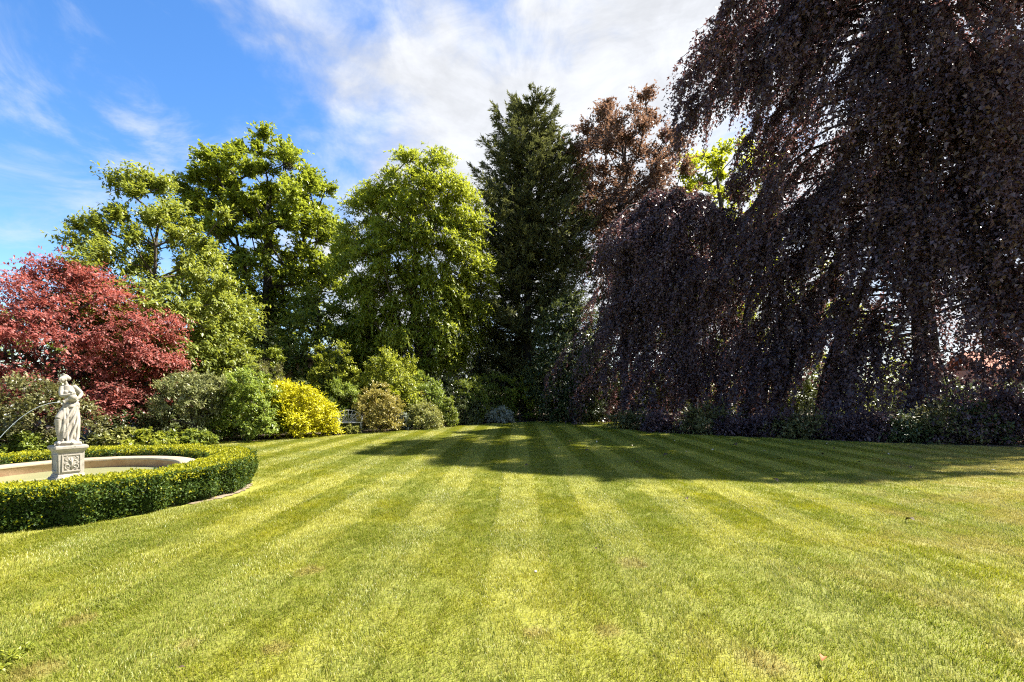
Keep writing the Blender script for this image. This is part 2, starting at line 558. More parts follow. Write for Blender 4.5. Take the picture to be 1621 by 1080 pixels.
def skeleton(rng, trunk, clumps, r_base, tip_r=0.018, wiggle=0.12, sag=0.1, updir=1.0):
    """trunk: list of points; clumps: (m,3). Boughs are joined greedily to the nearest lower wood; thickness follows load."""
    nodes = [np.array(p, float) for p in trunk]
    par = [-1] + list(range(len(trunk) - 1))
    ntr = len(trunk)
    tr = np.array(trunk, float)
    dist = np.array([np.min(np.linalg.norm(tr - c, axis=1)) for c in clumps])
    leafn = {}
    for ci in np.argsort(dist):
        c = clumps[ci]
        A = np.array(nodes)
        dv = c - A
        d = np.linalg.norm(dv, axis=1)
        hor = np.linalg.norm(dv[:, :2], axis=1)
        cost = d + 1.6 * np.maximum(0, 0.35 * hor * updir - dv[:, 2])
        cost[0] += 2
        j = int(np.argmin(cost))
        a = nodes[j]
        L = np.linalg.norm(c - a)
        k = max(1, min(4, int(L / 0.8)))
        prev = j
        for q in range(1, k + 1):
            t = q / k
            p = a + (c - a) * t
            if q < k:
                p = p + rng.normal(0, wiggle * L / k, 3)
                p[2] -= sag * L * math.sin(PI * t)
            nodes.append(p)
            par.append(prev)
            prev = len(nodes) - 1
        leafn[prev] = 1.0
    n = len(nodes)
    load = np.zeros(n)
    for i, v in leafn.items():
        load[i] += v
    for i in range(n - 1, 0, -1):
        load[par[i]] += load[i] if par[i] < i else 0
    load = np.maximum(load, 0.5)
    rad = tip_r + (r_base - tip_r) * (load / load[0]) ** 0.62
    tseg, bseg = [], []
    for i in range(1, n):
        j = par[i]
        r0 = rad[j] if (j < ntr) == (i < ntr) else min(rad[j], rad[i] * 1.35)
        (tseg if i < ntr else bseg).append((nodes[j], r0, nodes[i], rad[i]))
    return tseg, bseg


def wood(parent_empty, tseg, bseg, mat):
    o = np.array(parent_empty.location)
    if tseg:
        # root flare
        p0, r0, p1, r1 = tseg[0]
        tseg = [(p0 - np.array([0, 0, 0.25]), r0 * 1.5, p0 + (p1 - p0) * 0.22, r0 * 1.02), (p0 + (p1 - p0) * 0.22, r0 * 1.02, p1, r1)] + tseg[1:]
        V, Fc = tubes(tseg, 10)
        link('trunk', mesh_from('trunk', V - o, Fc, smooth=True), mat, parent_empty)
    if bseg:
        V, Fc = tubes(bseg, 5)
        link('branches', mesh_from('branches', V - o, Fc, smooth=True), mat, parent_empty)


def scatter_clumps(rng, n, sampler, mind):
    """sampler(k) -> (k,3) candidates; keeps points at least mind apart"""
    pts = np.zeros((0, 3))
    for _ in range(60):
        for c in sampler(max(40, n)):
            if len(pts) == 0 or np.min(np.sum((pts - c) ** 2, 1)) > mind * mind:
                pts = np.vstack([pts, c])
                if len(pts) >= n:
                    return pts
        mind *= 0.93
    return pts


def profile_sampler(rng, base, prof, lean=(0, 0), shell=0.55, ax=(1.0, 1.0), lump=0.22, seed=0):
    """points inside a crown whose radius over height is prof [(z, r)...]; lumpy in plan, biased outwards"""
    z = np.array([p[0] for p in prof]); r = np.array([p[1] for p in prof])
    g = np.random.default_rng(seed + 77)
    ph = g.uniform(0, 6.28, 6); fz = g.uniform(0.25, 0.9, 6)
    w = np.cumsum(np.maximum(np.interp(np.linspace(z[0], z[-1], 60), z, r), .05) ** 1.6)
    w /= w[-1]

    def f(k):
        zz = np.interp(rng.random(k), w, np.linspace(z[0], z[-1], 60))
        th = rng.uniform(0, 2 * PI, k)
        rr = np.interp(zz, z, r)
        lum = sum(np.sin((i % 3 + 1) * th + ph[i] + fz[i] * zz) for i in range(6)) / 6
        rr = rr * (1 + lump * lum * 1.6)
        q = shell + (1 - shell) * rng.random(k)
        q = np.where(rng.random(k) < 0.25, rng.random(k) ** 0.5, q)
        t = (zz - z[0]) / (z[-1] - z[0])
        return np.stack([base[0] + lean[0] * t + np.cos(th) * rr * q * ax[0],
                         base[1] + lean[1] * t + np.sin(th) * rr * q * ax[1], base[2] + zz], 1)
    return f


def tree(name, label, cat, base, prof, n_clump, clump_r, twigs, K, leaf, mat, seed, trunk_r=0.25, height=None, lean=(0, 0),
         mind=0.8, bark=None, group=None, fork=None, shell=0.55, ax=(1, 1), lump=0.22, hubz=0.45, size_jit=0.25, extra=None, updir=1.0, **kw):
    rng = np.random.default_rng(seed)
    base = np.array(base, float)
    e = empty(name, base)
    tag(e, label, cat, group)
    C = scatter_clumps(rng, n_clump, profile_sampler(rng, base, prof, lean, shell, ax, lump, seed), mind)
    if extra is not None:
        C = np.vstack([C, np.array(extra, float)])
    zt = height or prof[-1][0]
    tops = [np.array([base[0] + lean[0] * t + rng.normal(0, 0.02 * zt * t), base[1] + lean[1] * t + rng.normal(0, 0.02 * zt * t), zt * 0.86 * t]) for t in np.linspace(0, 1, 8)]
    ts, bs = skeleton(rng, tops, C, trunk_r, updir=updir)
    wood(e, ts, bs, bark or M_BARK)
    Rr = clump_r * rng.uniform(1 - size_jit, 1 + size_jit, len(C))
    hub = base + np.array([lean[0] * .5, lean[1] * .5, prof[0][0] + (prof[-1][0] - prof[0][0]) * hubz])
    P, D, N, t = twig_leaves(rng, C, Rr, hub, twigs, K, **kw)
    L = leaf[0] * rng.uniform(0.7, 1.25, len(P))
    ok = P[:, 2] > 0.03
    P, D, N, t, L = P[ok], D[ok], N[ok], t[ok], L[ok]
    link('crown', leaves('crown', P - base, D, N, L, L * leaf[1], t, tri=base[1] > 23), mat, e)
    return e


def shrub(name, label, cat, x0, x1, ytop, d, leaf, mat, seed, n=60, clump_r=None, twigs=10, K=9, base_z=0.0, depth=None, skew=0.0,
          group=None, shape='dome', stem=True, bloom=None, full=1.45, **kw):
    """leafy bush spanning photo columns x0..x1 and rising to row ytop at distance d"""
    twigs = int(round(twigs * full))
    rng = np.random.default_rng(seed)
    X0, X1, Z1 = px(x0, d), px(x1, d), pz(ytop, d)
    rx = (X1 - X0) / 2
    cx = (X0 + X1) / 2
    ry = depth or min(rx * 1.0, 2.2)
    base = np.array([cx, d + ry * 0.55, 0.0])
    h = Z1
    cr = clump_r or max(0.16, min(0.24 * min(rx, h), 0.5))
    g = np.random.default_rng(seed + 5)
    ph = g.uniform(0, 6.28, 5)

    def smp(k):
        v = runit(rng, k)
        v[:, 2] = np.abs(v[:, 2]) if shape == 'dome' else v[:, 2]
        th = np.arctan2(v[:, 1], v[:, 0])
        lum = 1 + 0.16 * sum(np.sin((i + 1) * th + ph[i] + 2.5 * v[:, 2] * (i % 2 + 1)) for i in range(5)) / 2.2
        q = np.where(rng.random(k) < 0.72, rng.uniform(0.84, 1.0, k), rng.uniform(0.3, 0.85, k)) * lum
        p = np.empty((k, 3))
        ex = 0.78 if shape == 'dome' else 1.0
        vr = np.sign(v) * np.abs(v) ** ex
        zz = (vr[:, 2] * q) if shape == 'dome' else (0.5 + 0.5 * vr[:, 2] * q)
        p[:, 2] = base_z + cr * 0.5 + np.clip(zz, 0, 1.06) * (h - base_z - cr * 1.1)
        p[:, 0] = base[0] + vr[:, 0] * q * (rx - cr * .6) + skew * rx * (p[:, 2] / h - 0.5)
        p[:, 1] = base[1] + vr[:, 1] * q * max(ry - cr * .6, 0.2)
        return p
    C = scatter_clumps(rng, n, smp, cr * 0.85)
    e = empty(name, base)
    tag(e, label, cat, group)
    if stem:
        ts, bs = skeleton(rng, [base + np.array([0, 0, z]) for z in (0.0, 0.12 * h, 0.25 * h)], C, 0.035 + 0.012 * h, 0.006)
        V, Fc = tubes(ts + bs, 5)
        link('stems', mesh_from('stems', V - base, Fc, smooth=True), M_BARK, e)
    Rr = cr * rng.uniform(0.8, 1.25, len(C))
    kw.setdefault('up', 0.3); kw.setdefault('droop', 0.12); kw.setdefault('leaf_droop', 0.12)
    P, D, N, t = twig_leaves(rng, C, Rr, base + np.array([0, 0, 0.35 * h]), twigs, K, **kw)
    ok = P[:, 2] > 0.02
    P, D, N, t = P[ok], D[ok], N[ok], t[ok]
    L = leaf[0] * rng.uniform(0.7, 1.25, len(P))
    link('foliage', leaves('foliage', P - base, D, N, L, L * leaf[1], t, tri=d > 22.5), mat, e)
    if bloom:
        nb, bs_, zmin = bloom
        cand = np.where((P[:, 1] < base[1] + .2) & (P[:, 2] > zmin))[0]
        pick = rng.choice(cand, nb)
        nP = 5
        Pb = np.repeat(P[pick] + np.array([0, -0.05, 0.03]), nP, 0)
        an = np.tile(np.arange(nP) * 2 * PI / nP, nb)
        ax = unit(np.repeat(np.stack([rng.normal(0, .4, nb), -np.ones(nb) * .7, np.ones(nb) * .6], 1), nP, 0))
        u = unit(np.cross(ax, np.array([1.0, 0.1, 0]))); v = np.cross(ax, u)
        Db = u * np.cos(an)[:, None] + v * np.sin(an)[:, None] + ax * .35
        Lb = np.repeat(bs_ * rng.uniform(.6, 1.3, nb), nP)
        link('flowers', leaves('flowers', Pb - base, Db, ax, Lb, Lb * .9, rng.random(len(Pb))), LM['petal'], e)['kind'] = 'stuff'
    return e


# ------------------------------------------------------------------ ground, lawn, beds
def sheet(name, poly, z, mat, sub=0):
    bm = bmesh.new()
    f = bm.faces.new([bm.verts.new((p[0], p[1], z)) for p in poly])
    if f.normal.z < 0:
        f.normal_flip()
    me = bpy.data.meshes.new(name)
    bm.to_mesh(me)
    bm.free()
    return link(name, me, mat)


structure(sheet('ground', [(-600, -60), (600, -60), (600, 900), (-600, 900)], 0.0, M_SOIL))
LAWN = [tuple(gp(x, y)[:2]) for x, y in ((-20, 709), (120, 706), (240, 703.5), (400, 699), (460, 695), (520, 690.5), (570, 687), (628, 682.5), (700, 676), (760, 672), (815, 669),
                                         (870, 667.5), (975, 667), (992, 676), (1010, 683.5), (1100, 689), (1200, 693.5), (1300, 698), (1400, 702), (1500, 705.5), (1621, 709))]
LAWN = [(-34.0, 14.2)] + LAWN + [(30.0, 11.0), (34.0, -8.0), (-34.0, -8.0)]
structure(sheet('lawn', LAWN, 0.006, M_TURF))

CEN = np.array([-7.12, 7.6])            # centre of the fountain
R_IN, R_OUT, HEDGE_H = 1.92, 2.62, 0.50


def in_poly(x, y, poly):
    c = np.zeros(len(x), bool)
    j = len(poly) - 1
    for i in range(len(poly)):
        xi, yi = poly[i]; xj, yj = poly[j]
        q = ((yi > y) != (yj > y)) & (x < (xj - xi) * (y - yi) / (yj - yi + 1e-12) + xi)
        c ^= q
        j = i
    return c


def blade_tile(name, n, size, h, w, segs, seed):
    g = np.random.default_rng(seed)
    p = np.stack([g.uniform(-size * .62, size * .62, n), (g.random(n) + g.random(n) - 1) * size * 1.05, np.zeros(n)], 1)
    hh = h * g.uniform(0.55, 1.25, n) * (1 + 0.25 * np.sin(p[:, 0] * 23 + seed) * np.sin(p[:, 1] * 19 + seed * 2))
    th = g.uniform(0, 2 * PI, n)
    lean = np.stack([np.cos(th) * 0.55, np.sin(th) * 0.55 + 0.42, np.zeros(n)], 1) * g.uniform(.5, 1.2, n)[:, None]
    side = np.stack([-np.sin(th + g.normal(0, .6, n)), np.cos(th + g.normal(0, .6, n)), np.zeros(n)], 1)
    ww = (w * g.uniform(.7, 1.3, n))[:, None]
    up = np.array([0, 0, 1.0])
    tint = g.random(n)
    if segs == 2:
        m = p + (up * .62 + lean * .32) * hh[:, None]
        t = p + (up * .93 + lean * 1.0) * hh[:, None]
        V = np.stack([p - side * ww / 2, p + side * ww / 2, m + side * ww * .38, m - side * ww * .38, t], 1).reshape(-1, 3)
        i = np.arange(n)[:, None] * 5
        Fc = np.concatenate([i + np.array([0, 1, 2]), i + np.array([0, 2, 3]), i + np.array([3, 2, 4])], 1).reshape(-1, 3)
        k = 5
    else:
        t = p + (up * .93 + lean * .9) * hh[:, None]
        V = np.stack([p - side * ww / 2, p + side * ww / 2, t], 1).reshape(-1, 3)
        Fc = np.arange(n * 3).reshape(-1, 3)
        k = 3
    return mesh_from(name, V, Fc, {'tint': np.repeat(tint, k)})


def grass_field(name, label, P, rot, scl, protos, mat):
    """one uncountable sward: turf tufts laid over the lawn by geometry nodes"""
    coll = bpy.data.collections.new(name + '_tufts')
    for i, me in enumerate(protos):
        me.materials.append(mat)
        coll.objects.link(bpy.data.objects.new('tuft', me))
    me = bpy.data.meshes.new(name)
    me.vertices.add(len(P))
    me.vertices.foreach_set('co', np.ascontiguousarray(P, np.float32).ravel())
    for an, arr in (('rotz', rot), ('scl', scl)):
        a = me.attributes.new(an, 'FLOAT', 'POINT')
        a.data.foreach_set('value', np.ascontiguousarray(arr, np.float32))
    o = link(name, me, None)
    ng = bpy.data.node_groups.new(name + '_nodes', 'GeometryNodeTree')
    ng.interface.new_socket('Geometry', in_out='INPUT', socket_type='NodeSocketGeometry')
    ng.interface.new_socket('Geometry', in_out='OUTPUT', socket_type='NodeSocketGeometry')
    N, Lk = ng.nodes, ng.links
    gi, go = N.new('NodeGroupInput'), N.new('NodeGroupOutput')
    ci = N.new('GeometryNodeCollectionInfo')
    ci.inputs['Collection'].default_value = coll
    ci.inputs['Separate Children'].default_value = True
    ci.inputs['Reset Children'].default_value = True
    ip = N.new('GeometryNodeInstanceOnPoints')
    ip.inputs['Pick Instance'].default_value = True
    rz = N.new('GeometryNodeInputNamedAttribute'); rz.data_type = 'FLOAT'; rz.inputs['Name'].default_value = 'rotz'
    sc = N.new('GeometryNodeInputNamedAttribute'); sc.data_type = 'FLOAT'; sc.inputs['Name'].default_value = 'scl'
    cx = N.new('ShaderNodeCombineXYZ')
    Lk.new(rz.outputs[0], cx.inputs[2])
    er = N.new('FunctionNodeEulerToRotation')
    Lk.new(cx.outputs[0], er.inputs[0])
    rv = N.new('FunctionNodeRandomValue'); rv.data_type = 'INT'
    ins = [s for s in rv.inputs if s.type == 'INT']
    ins[0].default_value, ins[1].default_value = 0, len(protos) - 1
    outi = [s for s in rv.outputs if s.type == 'INT'][0]
    Lk.new(gi.outputs[0], ip.inputs['Points'])
    Lk.new(ci.outputs[0], ip.inputs['Instance'])
    Lk.new(outi, ip.inputs['Instance Index'])
    Lk.new(er.outputs[0], ip.inputs['Rotation'])
    Lk.new(sc.outputs[0], ip.inputs['Scale'])
    Lk.new(ip.outputs[0], go.inputs[0])
    md = o.modifiers.new('tufts', 'NODES')
    md.node_group = ng
    o['kind'] = 'stuff'
    tag(o, label, 'grass')
    return o


TS = STRIPE_W / 2
rg = np.random.default_rng(11)
gx = np.arange(-36 * 2, 36 * 2 + 1) * TS + TS / 2
gy = np.arange(1.2, 29.5, TS)
XX, YY = [a.ravel() for a in np.meshgrid(gx, gy)]
Xw = XX + YY * STRIPE_SLOPE
band = np.floor((XX + STRIPE_W / 2) / STRIPE_W).astype(int) % 2         # 0 = pale band, blades lie away
ok = in_poly(Xw, YY, LAWN) & (np.abs(Xw) < YY * 1.13 + 2.4)
ok &= np.hypot(Xw - CEN[0], YY - CEN[1]) > R_OUT + 0.06
ath = np.arctan2(YY - CEN[1], Xw - CEN[0])
ok &= ~((np.hypot(Xw - CEN[0], YY - CEN[1]) < R_OUT + .20) & (ath > R(-13)) & (ath < R(14)))
Xw, YY, band = Xw[ok], YY[ok], band[ok]
rot = np.where(band == 0, 0.0, PI) + rg.normal(0, 0.4, len(Xw))
scl = rg.uniform(0.85, 1.2, len(Xw))
Xw = Xw + rg.uniform(-.03, .03, len(Xw))
YY = YY + rg.uniform(-.07, .07, len(YY))
Pg = np.stack([Xw, YY, np.full(len(Xw), 0.006)], 1)
near, far = YY < 7.5, YY >= 7.5
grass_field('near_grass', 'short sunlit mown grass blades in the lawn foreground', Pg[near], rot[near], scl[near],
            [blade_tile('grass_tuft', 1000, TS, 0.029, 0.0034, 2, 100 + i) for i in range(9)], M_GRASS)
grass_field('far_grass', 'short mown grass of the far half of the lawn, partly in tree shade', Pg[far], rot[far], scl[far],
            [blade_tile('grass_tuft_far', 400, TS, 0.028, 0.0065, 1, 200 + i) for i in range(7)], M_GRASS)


# ------------------------------------------------------------------ fountain: pool, pedestal, statue, jet
def lathe(name, prof, n=96, closed=False):
    a = np.arange(n) * 2 * PI / n
    V = np.array([(r * math.cos(t), r * math.sin(t), z) for r, z in prof for t in a])
    Fc = []
    m = len(prof)
    for i in range(m if closed else m - 1):
        i2 = (i + 1) % m
        for k in range(n):
            k2 = (k + 1) % n
            Fc.append((i * n + k, i * n + k2, i2 * n + k2, i2 * n + k))
    return mesh_from(name, V, np.array(Fc), smooth=False)


pool = empty('fountain_pool', (CEN[0], CEN[1], 0))
tag(pool, 'round stone rimmed fountain pool of pale green water inside the box hedge', 'fountain pool')
link('rim', lathe('rim', [(1.46, 0.345), (1.46, 0.37), (1.475, 0.385), (1.735, 0.385), (1.75, 0.37), (1.75, 0.33), (1.70, 0.31), (1.70, 0.0)]), M_RIM, pool)
link('inner_wall', lathe('inner_wall', [(1.46, 0.345), (1.475, 0.335), (1.475, 0.05)]), M_RIM_IN, pool)
link('basin_floor', lathe('basin_floor', [(1.475, 0.05), (0.02, 0.05)]), M_BASIN, pool)
link('water', lathe('water', [(1.472, 0.215), (0.002, 0.215)]), M_WATER, pool)
o = structure(link('gravel_ring', lathe('gravel_ring', [(1.70, 0.012), (2.48, 0.012)]), M_DRYSOIL, None, (CEN[0], CEN[1], 0)))


def frustum_box(bm, x0, y0, z0, x1, y1, z1):
    """box with half sizes x0,y0 at z0 and x1,y1 at z1"""
    v = [bm.verts.new(p) for p in ((-x0, -y0, z0), (x0, -y0, z0), (x0, y0, z0), (-x0, y0, z0), (-x1, -y1, z1), (x1, -y1, z1), (x1, y1, z1), (-x1, y1, z1))]
    for q in ((0, 3, 2, 1), (4, 5, 6, 7), (0, 1, 5, 4), (1, 2, 6, 5), (2, 3, 7, 6), (3, 0, 4, 7)):
        bm.faces.new([v[i] for i in q])
    return v


def bm_obj(name, bm, mat, parent=None, smooth=False, bevel=0.0, loc=None):
    me = bpy.data.meshes.new(name)
    if bevel:
        bmesh.ops.bevel(bm, geom=bm.edges[:], offset=bevel, segments=2, profile=0.5, affect='EDGES')
    bmesh.ops.recalc_face_normals(bm, faces=bm.faces[:])
    bm.to_mesh(me)
    bm.free()
    if smooth:
        me.polygons.foreach_set('use_smooth', np.ones(len(me.polygons), bool))
    return link(name, me, mat, parent, loc)


view_dir = math.atan2(CEN[1], CEN[0])                     # from camera to statue
PED_ROT = R(58.0)                                         # local -Y is the carved front
ped = empty('statue_pedestal', (CEN[0], CEN[1], 0.05), PED_ROT)
tag(ped, 'square carved pale stone pedestal with scroll relief, standing in the fountain pool', 'pedestal')
b = bmesh.new(); frustum_box(b, .205, .205, 0.0, .205, .205, .21); bm_obj('plinth', b, M_STONE, ped, bevel=.006)
b = bmesh.new()
for q in ((.195, .212, .19, .235), (.175, .236, .165, .262), (.165, .263, .158, .285)):
    frustum_box(b, q[0], q[0], q[1], q[2], q[2], q[3])
bm_obj('base_moulding', b, M_STONE, ped, bevel=.004)
b = bmesh.new(); frustum_box(b, .150, .150, .286, .160, .160, .625); bm_obj('shaft', b, M_STONE, ped, bevel=.003)
b = bmesh.new()
for q in ((.160, .626, .170, .645), (.172, .646, .196, .685), (.200, .686, .200, .722), (.192, .723, .186, .735)):
    frustum_box(b, q[0], q[0], q[1], q[2], q[2], q[3])
bm_obj('cap', b, M_STONE, ped, bevel=.004)
for fr in range(4):
    b = bmesh.new()
    yf = -.158
    for (xa, xb, za, zb) in ((-.118, -.098, .322, .598), (.098, .118, .322, .598), (-.0975, .0975, .322, .342), (-.0975, .0975, .578, .598)):
        for v in frustum_box(b, (xb - xa) / 2, .009, 0, (xb - xa) / 2, .009, zb - za):
            v.co.x += (xa + xb) / 2; v.co.z += za; v.co.y += yf
    f = bm_obj('panel_frame', b, M_STONE, ped, bevel=.003)
    f.rotation_euler.z = fr * PI / 2


def poly_tube(pts, rads, sides=8):
    """smooth tube along a polyline, closed at both ends"""
    pts = np.array(pts, float); n = len(pts)
    rads = np.broadcast_to(rads, n)
    tg = unit(np.gradient(pts, axis=0))
    u = np.cross(tg[0], [0.31, 0.22, 0.93]); u /= np.linalg.norm(u)
    V = []
    a = np.arange(sides) * 2 * PI / sides
    for i in range(n):
        u = u - tg[i] * np.dot(u, tg[i]); u /= np.linalg.norm(u)
        v = np.cross(tg[i], u)
        V.append(pts[i] + rads[i] * (np.cos(a)[:, None] * u + np.sin(a)[:, None] * v))
    V = np.concatenate(V + [pts[:1], pts[-1:]])
    Fc = []
    for i in range(n - 1):
        for k in range(sides):
            k2 = (k + 1) % sides
            Fc += [(i * sides + k, i * sides + k2, (i + 1) * sides + k2), (i * sides + k, (i + 1) * sides + k2, (i + 1) * sides + k)]
    for k in range(sides):
        k2 = (k + 1) % sides
        Fc += [(n * sides, k2, k), (n * sides + 1, (n - 1) * sides + k, (n - 1) * sides + k2)]
    return V, np.array(Fc)


def join_parts(parts):
    V, Fc, o = [], [], 0
    for v, f in parts:
        V.append(v); Fc.append(f + o); o += len(v)
    return np.concatenate(V), np.concatenate(Fc)


def spiral(cx, cz, r0, r1, a0, a1, n=22):
    t = np.linspace(0, 1, n)
    a = a0 + (a1 - a0) * t
    r = r0 + (r1 - r0) * t
    return np.stack([cx + r * np.cos(a), np.full(n, -.158), cz + r * np.sin(a)], 1)


rel = []
for s in (-1, 1):
    for (cx, cz, r0, r1, a0, a1) in ((.045, .405, .045, .010, R(-90), R(330)), (.048, .525, .034, .008, R(90), R(-300)), (.070, .465, .022, .006, R(-120), R(200))):
        p = spiral(cx, cz, r0, r1, a0, a1)
        p[:, 0] *= s
        rel.append(poly_tube(p, np.linspace(.0085, .006, len(p)), 6))
rel.append(poly_tube([(0, -.158, .355), (0, -.160, .42), (0, -.162, .47), (0, -.158, .555)], [.010, .007, .016, .005], 8))
for s in (-1, 1):
    rel.append(poly_tube([(0, -.158, .47), (s * .02, -.160, .495), (s * .03, -.158, .53)], [.006, .009, .003], 6))
V, Fc = join_parts(rel)
link('scroll_relief', mesh_from('scroll_relief', V, Fc, smooth=True), M_STONE, ped)


# the statue: a draped woman, head bowed, holding a round urn against her side; one continuous carved surface
def sphere(c, r, n=16, m=10):
    th = np.linspace(0, PI, m); ph = np.arange(n) * 2 * PI / n
    V = np.array([(math.sin(t) * math.cos(p), math.sin(t) * math.sin(p), math.cos(t)) for t in th for p in ph]) * np.array(r) + np.array(c)
    Fc = []
    for i in range(m - 1):
        for k in range(n):
            k2 = (k + 1) % n
            Fc += [(i * n + k, (i + 1) * n + k, (i + 1) * n + k2), (i * n + k, (i + 1) * n + k2, i * n + k2)]
    return V, np.array(Fc)


def curve(pts, n=14):
    """Catmull-Rom through pts (k, d)"""
    p = np.array(pts, float)
    p = np.vstack([2 * p[0] - p[1], p, 2 * p[-1] - p[-2]])
    out = []
    for i in range(1, len(p) - 2):
        for t in np.linspace(0, 1, n, endpoint=False):
            out.append(0.5 * ((2 * p[i]) + (-p[i - 1] + p[i + 1]) * t + (2 * p[i - 1] - 5 * p[i] + 4 * p[i + 1] - p[i + 2]) * t * t + (-p[i - 1] + 3 * p[i] - 3 * p[i + 1] + p[i + 2]) * t ** 3))
    out.append(p[-2])
    return np.array(out)


def limb(pts, rad, sides=12):
    c = curve([tuple(p) + (r,) for p, r in zip(pts, rad)], 8)
    return poly_tube(c[:, :3], np.maximum(c[:, 3], .002), sides)


def loft(sections, n=28, folds=0.0, nf=9, ph=0.0):
    """stack of ellipses (cx, cy, z, rx, ry) with vertical pleats"""
    s = curve(sections, 8)
    a = np.arange(n * 3) * 2 * PI / (n * 3)
    V = []
    for i, (cx, cy, z, rx, ry) in enumerate(s):
        k = 1 + folds * (1 - i / len(s)) * np.sin(nf * a + ph + 2.2 * z * 6) + folds * .5 * np.sin((nf * 2 - 3) * a + 9 * z)
        V.append(np.stack([cx + rx * k * np.cos(a), cy + ry * k * np.sin(a), np.full(len(a), z)], 1))
    m = len(a); ns = len(s)
    V = np.concatenate(V + [s[:1, :3], s[-1:, :3]])
    Fc = []
    for i in range(ns - 1):
        for k in range(m):
            k2 = (k + 1) % m
            Fc += [(i * m + k, i * m + k2, (i + 1) * m + k2), (i * m + k, (i + 1) * m + k2, (i + 1) * m + k)]
    for k in range(m):
        k2 = (k + 1) % m
        Fc += [(ns * m, k2, k), (ns * m + 1, (ns - 1) * m + k, (ns - 1) * m + k2)]
    return V, np.array(Fc)


body = []
# skirt / drapery column, hip thrust to the right
body.append(loft([(.005, 0, .03, .135, .12), (.012, 0, .16, .115, .11), (.025, 0, .32, .105, .10), (.035, 0, .48, .105, .095), (.045, 0, .58, .10, .088), (.040, 0, .66, .082, .07)], 28, .075, 8))
# torso
body.append(loft([(.045, 0, .60, .085, .075), (.040, 0, .68, .072, .062), (.025, -.005, .76, .078, .064), (.008, -.012, .85, .090, .066), (-.002, -.015, .915, .085, .055), (-.012, -.022, .955, .045, .040)], 20, 0))
body.append(sphere((-.030, -.062, .845), (.034, .032, .034)))
body.append(sphere((.035, -.060, .850), (.034, .032, .034)))
# neck, head bowed to the left
body.append(limb([(-.012, -.012, .93), (-.028, -.022, .980), (-.046, -.036, 1.020)], [.038, .028, .030]))
body.append(sphere((-.058, -.046, 1.066), (.050, .056, .058)))           # skull
body.append(limb([(-.070, -.068, 1.064), (-.084, -.082, 1.034), (-.088, -.086, 1.006)], [.046, .041, .026]))   # face to chin, turned down
body.append(sphere((-.094, -.102, .998), (.014, .014, .012)))            # chin
body.append(limb([(-.104, -.112, 1.066), (-.113, -.124, 1.044), (-.108, -.118, 1.038)], [.005, .0075, .005], 8))   # nose
body.append(limb([(-.118, -.086, 1.066), (-.106, -.110, 1.071), (-.078, -.116, 1.069)], [.005, .0065, .005], 8))   # brow
body.append(limb([(-.112, -.104, 1.020), (-.104, -.116, 1.017), (-.090, -.118, 1.020)], [.004, .006, .004], 8))   # lips
for ex, ey in ((-.118, -.098), (-.088, -.116)):
    body.append(sphere((ex, ey, 1.052), (.008, .008, .006)))             # lids
body.append(sphere((-.114, -.090, 1.034), (.014, .014, .014)))           # cheeks
body.append(sphere((-.076, -.112, 1.034), (.014, .014, .014)))
body.append(sphere((-.026, -.080, 1.045), (.010, .014, .017)))           # ear
# hair: waves swept back to a knot low behind the crown
body.append(sphere((-.034, -.026, 1.080), (.053, .058, .050)))
body.append(sphere((.010, -.004, 1.066), (.032, .032, .034)))
for k in range(6):
    body.append(limb([(-.076 + .012 * k, -.074 + .004 * k, 1.116 - .004 * k), (-.050 + .006 * k, -.080 + .022 * k, 1.128 - .006 * k), (-.002, -.045 + .010 * k, 1.100 - .010 * k)], [.006, .010, .010], 8))
# shoulders and the arm on the right: elbow out, forearm coming back under the urn
body.append(sphere((.082, -.010, .925), (.040, .040, .040)))
body.append(sphere((-.080, -.022, .915), (.036, .038, .038)))
body.append(limb([(.085, -.010, .925), (.135, -.005, .875), (.180, -.020, .825)], [.040, .037, .030]))
body.append(limb([(.180, -.020, .825), (.145, -.065, .765), (.095, -.100, .715)], [.030, .027, .019]))
# the arm on the left: down, then across the breast onto the urn
body.append(limb([(-.082, -.022, .915), (-.092, -.055, .845), (-.086, -.085, .785)], [.037, .034, .028]))
body.append(limb([(-.086, -.085, .785), (-.030, -.125, .795), (.025, -.140, .818)], [.028, .025, .018]))
for (hx, hy, hz, dx, dz_) in ((.030, -.140, .818, 1, .18), (.090, -.103, .712, -1, -.10)):
    body.append(sphere((hx + dx * .018, hy - .004, hz), (.026, .013, .019)))
    for q in range(4):
        zz = hz + .016 - q * .010
        ln = (.040, .046, .042, .032)[q]
        body.append(limb([(hx + dx * .030, hy - .006, zz), (hx + dx * (.030 + ln * .6), hy - .008, zz + dz_ * ln * .5), (hx + dx * (.030 + ln), hy + .006, zz + dz_ * ln)], [.0065, .006, .005], 6))
    body.append(limb([(hx + dx * .008, hy - .006, hz + .016), (hx + dx * .022, hy - .014, hz + .032), (hx + dx * .036, hy - .010, hz + .040)], [.008, .007, .005], 6))
# urn with lip and neck pouring to the left
body.append(sphere((.055, -.110, .768), (.064, .055, .058)))
body.append(limb([(.055, -.110, .768), (.000, -.122, .730), (-.040, -.126, .700), (-.062, -.128, .686)], [.045, .030, .024, .032]))
body.append(limb([(.075, -.12, .82), (.06, -.15, .80), (.05, -.155, .77)], [.007, .008, .007], 8))
